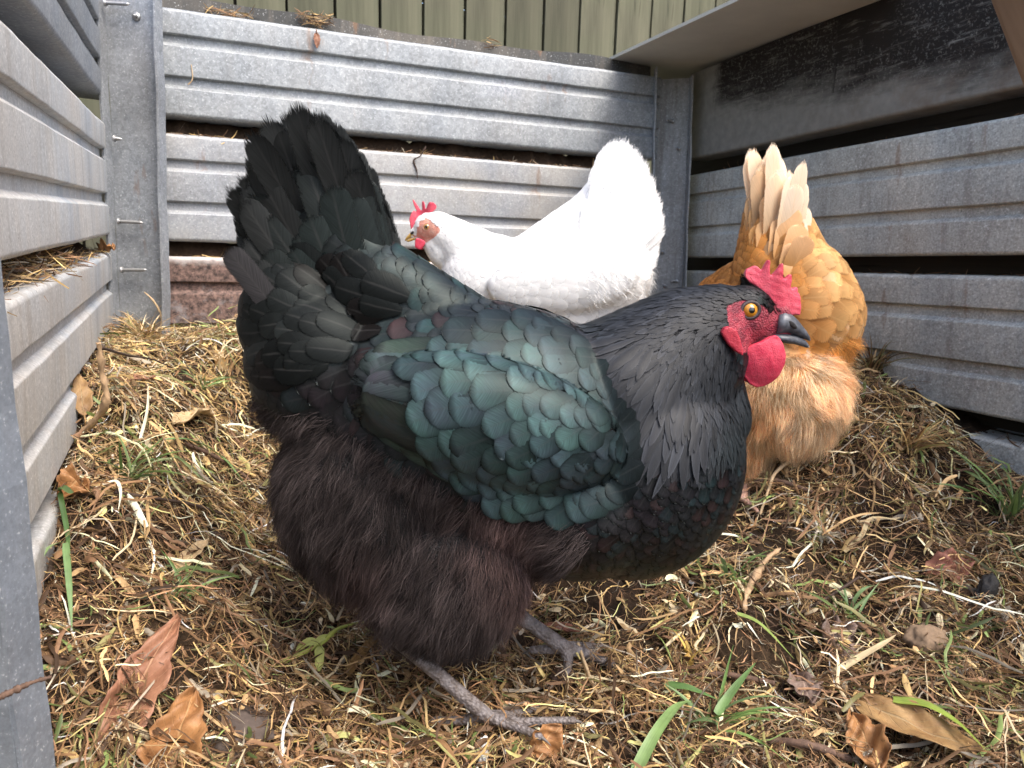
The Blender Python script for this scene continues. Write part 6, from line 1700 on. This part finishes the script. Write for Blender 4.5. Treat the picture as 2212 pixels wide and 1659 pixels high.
# --- blades and sprouts
blade('grass_stalk', 'long green grass blade arching toward the thigh of the black hen', 'grass', [G(350, 985, .02), G(420, 1002, .03), G(490, 1042, .03), G(545, 1095, .016)], .0060, (.16, .27, .09), GRASSM)
blade('grass_stalk', 'yellow dead blade leaning against the lowest left panel', 'grass', [G(192, 912, .01), wl(205, 870, .05), wl(222, 825, .07), wl(248, 778, .10)], .0070, (.50, .35, .06), GRASSM)
blade('grass_stalk', 'dark green blade drooping down the hole beside the left wall', 'grass', [wl(95, 1070, .02), G(135, 1120, .03), G(150, 1200, .02), G(150, 1260, .012)], .0055, (.09, .17, .05), GRASSM)
blade('grass_stalk', 'straight green blade hanging down in front of the low left panel', 'grass', [G(146, 1228, .025), G(152, 1290, .02), G(158, 1385, .012)], .0060, (.17, .27, .11), GRASSM)
blade('grass_stalk', 'pale green blade crossing the other one beside the left wall', 'grass', [G(75, 1270, .015), G(110, 1240, .025), G(152, 1216, .022)], .0055, (.24, .34, .15), GRASSM)
blade('grass_stalk', 'broad green blade rising at the bottom edge right of the brown cupped leaf', 'grass', [G(1362, 1690, .0), G(1410, 1640, .024), G(1455, 1600, .035), G(1490, 1576, .03)], .011, (.20, .31, .11), GRASSM)
blade('grass_stalk', 'broad dark green blade along the top of the sprout at bottom centre right', 'grass', [G(1435, 1520, .02), G(1480, 1545, .03), G(1545, 1560, .024)], .010, (.12, .22, .07), GRASSM)
blade('grass_stalk', 'second broad green blade crossing the sprout at bottom centre right', 'grass', [G(1545, 1575, .016), G(1580, 1545, .028), G(1625, 1500, .034)], .009, (.14, .24, .08), GRASSM)
blade('grass_stalk', 'wide green blade running along the edge of the big ochre leaf', 'grass', [G(1920, 1575, .03), G(1990, 1600, .036), G(2060, 1640, .034), G(2120, 1690, .028)], .009, (.26, .34, .06), GRASSM)
blade('grass_stalk', 'yellow green blade with a browned tip in the damp straw above the mauve stick', 'grass', [G(1590, 1350, .014), G(1640, 1385, .02), G(1712, 1450, .014)], .0055, (.26, .34, .09), GRASSM)
blade('grass_stalk', 'pale yellow flat blade lying at the bottom edge left of centre', 'grass', [G(700, 1622, .012), G(745, 1622, .016), G(790, 1632, .012)], .008, (.55, .55, .22), GRASSM)
blade('straw_stalk', 'long thin ochre straw along the bottom edge left of centre', 'straw', [G(520, 1650, .012), G(600, 1640, .014), G(690, 1624, .014)], .0035, (.50, .38, .12))
blade('straw_stalk', 'broad bent cream straw in front of the soil clod', 'straw', [G(1795, 1482, .014), G(1850, 1460, .02), G(1905, 1432, .022), G(1930, 1410, .02)], .0075, (.62, .49, .29))
blade('straw_stalk', 'cream straw ribbon folded above the dull red leaf', 'straw', [G(1822, 1215, .014), G(1858, 1188, .02), G(1875, 1165, .028), G(1930, 1162, .024), G(1962, 1172, .02)], .0060, (.58, .46, .26))
blade('straw_stalk', 'white bent straw left of the thigh of the black hen', 'straw', [G(305, 985, .02), G(322, 950, .035), G(325, 905, .045)], .0040, (.74, .68, .52))
blade('straw_stalk', 'curled white root on the straw beside the narrow pale leaf', 'straw', [G(225, 1088, .02), G(255, 1092, .026), G(264, 1110, .022), G(258, 1135, .016)], .0038, (.72, .66, .5))
blade('straw_stalk', 'cream twisted stalk at the bottom left of the near foot', 'straw', [G(1225, 1560, .012), G(1310, 1566, .014), G(1345, 1572, .012)], .004, (.60, .46, .27))
blade('straw_stalk', 'bundle of flat brown stalks under the tail side of the near foot', 'straw', [G(748, 1480, .012), G(800, 1430, .022), G(865, 1375, .02)], .012, (.25, .15, .055))

sp = empty('sprout', tuple(G(640, 1440, .012)), label='yellow green sprout with small paired leaves, left of the near foot of the black hen', cat='plant')
SPC = plain('yellow_green_stem', (.38, .42, .09), .5, 60, var=.25)
keep(tube('stem', [G(600, 1452, .008), G(690, 1432, .02), G(718, 1418, .026), G(745, 1402, .026), G(798, 1376, .02)], [.0024, .0022, .0024, .0016, .001], SPC, n=24), sp)
for a, b, w in (((695, 1434), (640, 1432), .009), ((692, 1438), (690, 1478), .010), ((722, 1415), (662, 1440), .007)):
    o = blade('leaf', None, None, [G(*a, .022), (G(*a, .024) + G(*b, .02)) / 2 + np.array([0, 0, .002]), G(*b, .014)], w, (.52, .55, .16), GRASSM, taper=([0, .4, .8, 1], [.3, 1, .8, .1]), twist=.2)
    keep(o, sp)
tuft('grass_tuft', 'green grass tuft growing at the foot of the right wall, by the right edge', 'grass', G(2185, 1125, .0), 26, .13, .0042, GR, lean=(-.1, -.1), spread=.75, seed=2)
tuft('grass_tuft', 'small green sprig standing in the straw below the white shredded straw tuft', 'grass', G(1832, 1330, .006), 13, .055, .0040, GR, lean=(.1, 0), spread=1.1, seed=3)
tuft('grass_tuft', 'loose green weed clump at the bottom edge, right of the near foot', 'grass', G(1535, 1575, .004), 22, .075, .0042, GR + [(.34, .36, .2)], spread=1.3, seed=4)
tuft('grass_tuft', 'green clump tucked under the breast of the black hen', 'grass', G(1575, 1255, .006), 16, .06, .0045, GR, lean=(-.3, -.2), spread=1.2, seed=5)
tuft('grass_tuft', 'short green tuft between the soil clod and the ochre leaf', 'grass', G(2075, 1398, .004), 9, .035, .0036, GR, spread=.9, seed=6)
tuft('grass_tuft', 'flattened pale green tuft on the litter near the left wall', 'grass', G(275, 1050, .01), 22, .075, .0035, GR + [(.36, .40, .2)], lean=(.5, .2), spread=1.4, seed=7)
tuft('grass_tuft', 'green tuft below the narrow pale leaf left of the black hen', 'grass', G(375, 1300, .006), 22, .06, .0034, GR, lean=(.2, .1), spread=1.4, seed=8)
tuft('grass_tuft', 'thin green tuft on the pale heap beneath the tail of the black hen', 'grass', G(440, 850, .01), 14, .07, .003, GR, lean=(-.1, .1), spread=1.3, seed=9)
WHS = [(.80, .74, .60), (.72, .62, .44), (.85, .80, .70)]
tuft('straw_tuft', 'tuft of shredded white straw ends below the buff hen', 'straw', G(1778, 1165, .004), 46, .045, .0034, WHS, lean=(.0, -.1), spread=.9, seed=10, mat=STRAW)
tuft('straw_tuft', 'frayed white stalk end at the right, next to the black dropping', 'straw', G(2165, 1335, .006), 26, .045, .0040, WHS, lean=(-.2, -.3), spread=.8, seed=11, mat=STRAW)
tuft('straw_tuft', 'stub of yellow cut stems in the dark soil under the mauve stick', 'straw', G(1490, 1425, .002), 10, .036, .0060, [(.55, .38, .10), (.45, .28, .08)], lean=(-.2, 0), spread=.6, seed=12, mat=STRAW)
tuft('straw_tuft', 'bristling tan straw bundle on the mound under the right wall', 'straw', G(1960, 975, .004), 60, .075, .0032, [PAL['tan'], PAL['olive'], PAL['brown'], PAL['gold']], lean=(.35, -.1), spread=.9, seed=13, mat=STRAW)
tuft('straw_tuft', 'sheaf of dry gold stems atop the heap behind the rump of the black hen', 'straw', G(480, 800, .004), 46, .06, .0036, [PAL['gold'], PAL['pale'], PAL['tan']], lean=(-.1, .1), spread=.7, seed=14, mat=STRAW)
tuft('straw_tuft', 'upright dry grass at the foot of the pale corner post', 'straw', G(310, 735, .004), 60, .065, .0028, [PAL['gold'], PAL['pale'], PAL['tan'], PAL['olive']], lean=(0, -.1), spread=1.0, seed=15, mat=STRAW)
tuft('straw_tuft', 'dark dry stems piled against the right wall beside the buff hen', 'straw', G(1885, 800, .004), 60, .085, .0026, [PAL['brown'], PAL['tan'], PAL['dark'], PAL['olive']], lean=(.1, -.1), spread=.9, seed=16, mat=STRAW)
# clumps on the back wall's capping
for lab, px_, n_, sz, sd_ in (('tangled nest of dead grass on top of the back wall', (685, 50), 130, .022, 1), ('thin strip of dead grass along the back wall top, near the corner post', (495, 27), 70, .03, 2),
                              ('small knot of dry grass on the back wall top, above the white hen', (1068, 100), 24, .010, 3)):
    c0 = bh(*px_) - inB * .018 + np.array([0, 0, .002]); g = np.random.default_rng(sd_)
    o3 = c0 - back_dir[0] * sz * 1.2
    V, Fq, U, T = straw_bits(o3, back_dir[0], 0, sz * 2.4, inB, -.012, .014, n_, (.01, .034), 50 + sd_, zh=.016 if sd_ != 2 else .004)
    tag(obj('dead_grass_clump', mesh_arrays('dead_grass_clump', V, Fq, STRAW, U, T)), lab, 'dead grass')
# dropping, clods and a white scrap
def lump(name, label, cat, c, rad, mat, seed, rot=0):
    bm = bmesh.new(); bmesh.ops.create_icosphere(bm, subdivisions=4, radius=1.0)
    P = np.array([v.co[:] for v in bm.verts]); f = 1 + .24 * vnoise(P, 2.2, seed) + .17 * vnoise(P, 6, seed + 1) + .10 * vnoise(P, 15, seed + 2) + .04 * vnoise(P, 34, seed + 3)
    for v, k in zip(bm.verts, f): v.co *= float(k)
    bmesh.ops.scale(bm, vec=rad, verts=bm.verts)
    o = bm_obj(name, bm, mat, smooth=True); o.location = Vector(c); o.rotation_euler = (0, R(rot), .4)
    return tag(o, label, cat)
DROP = plain('black_dropping', (0.016, 0.014, 0.013), .7, 300, var=.6); CLOD = plain('dry_soil_clod', (0.22, 0.15, 0.095), .95, 200, var=.5); SCRAP = plain('white_scrap', (0.80, 0.82, 0.82), .6, 200, var=.1)
lump('dropping', 'black pointed dropping lying by the frayed white stalk', 'dropping', G(2125, 1305, .016), (.009, .009, .019), DROP, 1, 22)
lump('soil_clod', 'rounded tan soil clod in the straw at lower right', 'clod', G(1998, 1402, .010), (.019, .016, .015), CLOD, 4)
lump('soil_clod', 'grey brown soil clod at the bottom, left of the near foot', 'clod', G(500, 1590, .002), (.034, .026, .014), plain('damp_clod', (0.085, 0.065, 0.055), .95, 150, var=.5), 8)
lump('white_scrap', 'small white scrap at the bottom edge below the near foot', 'scrap', G(1040, 1640, .008), (.006, .005, .011), SCRAP, 6)
lump('soil_clod', 'small dark clod beside the far foot of the black hen', 'clod', G(1215, 1470, .004), (.013, .011, .009), plain('dark_clod', (0.05, 0.028, 0.02), .8, 150, var=.5), 12)
# growing green blades scattered through the litter
def grass_stuff():
    g = np.random.default_rng(77)
    Wg = (0, 0.05, 0, 0, 0, 0, 1.0, .5, .1)
    return lay_straw(950, (.02, .075), (.0018, .0042), 9, .036, (Wg, Wg), 205, bend=.6, tilt=.3, cup=.3, zone=lambda xy, g: (vnoise(xy, 11, 61) + .25 * g.normal(size=len(xy))) > .18)
V, Fq, U, T = grass_stuff()
tag(obj('grass', mesh_arrays('grass', V, Fq, GRASSM, U, T)), 'green grass clippings strewn through the straw', 'grass', kind='stuff')
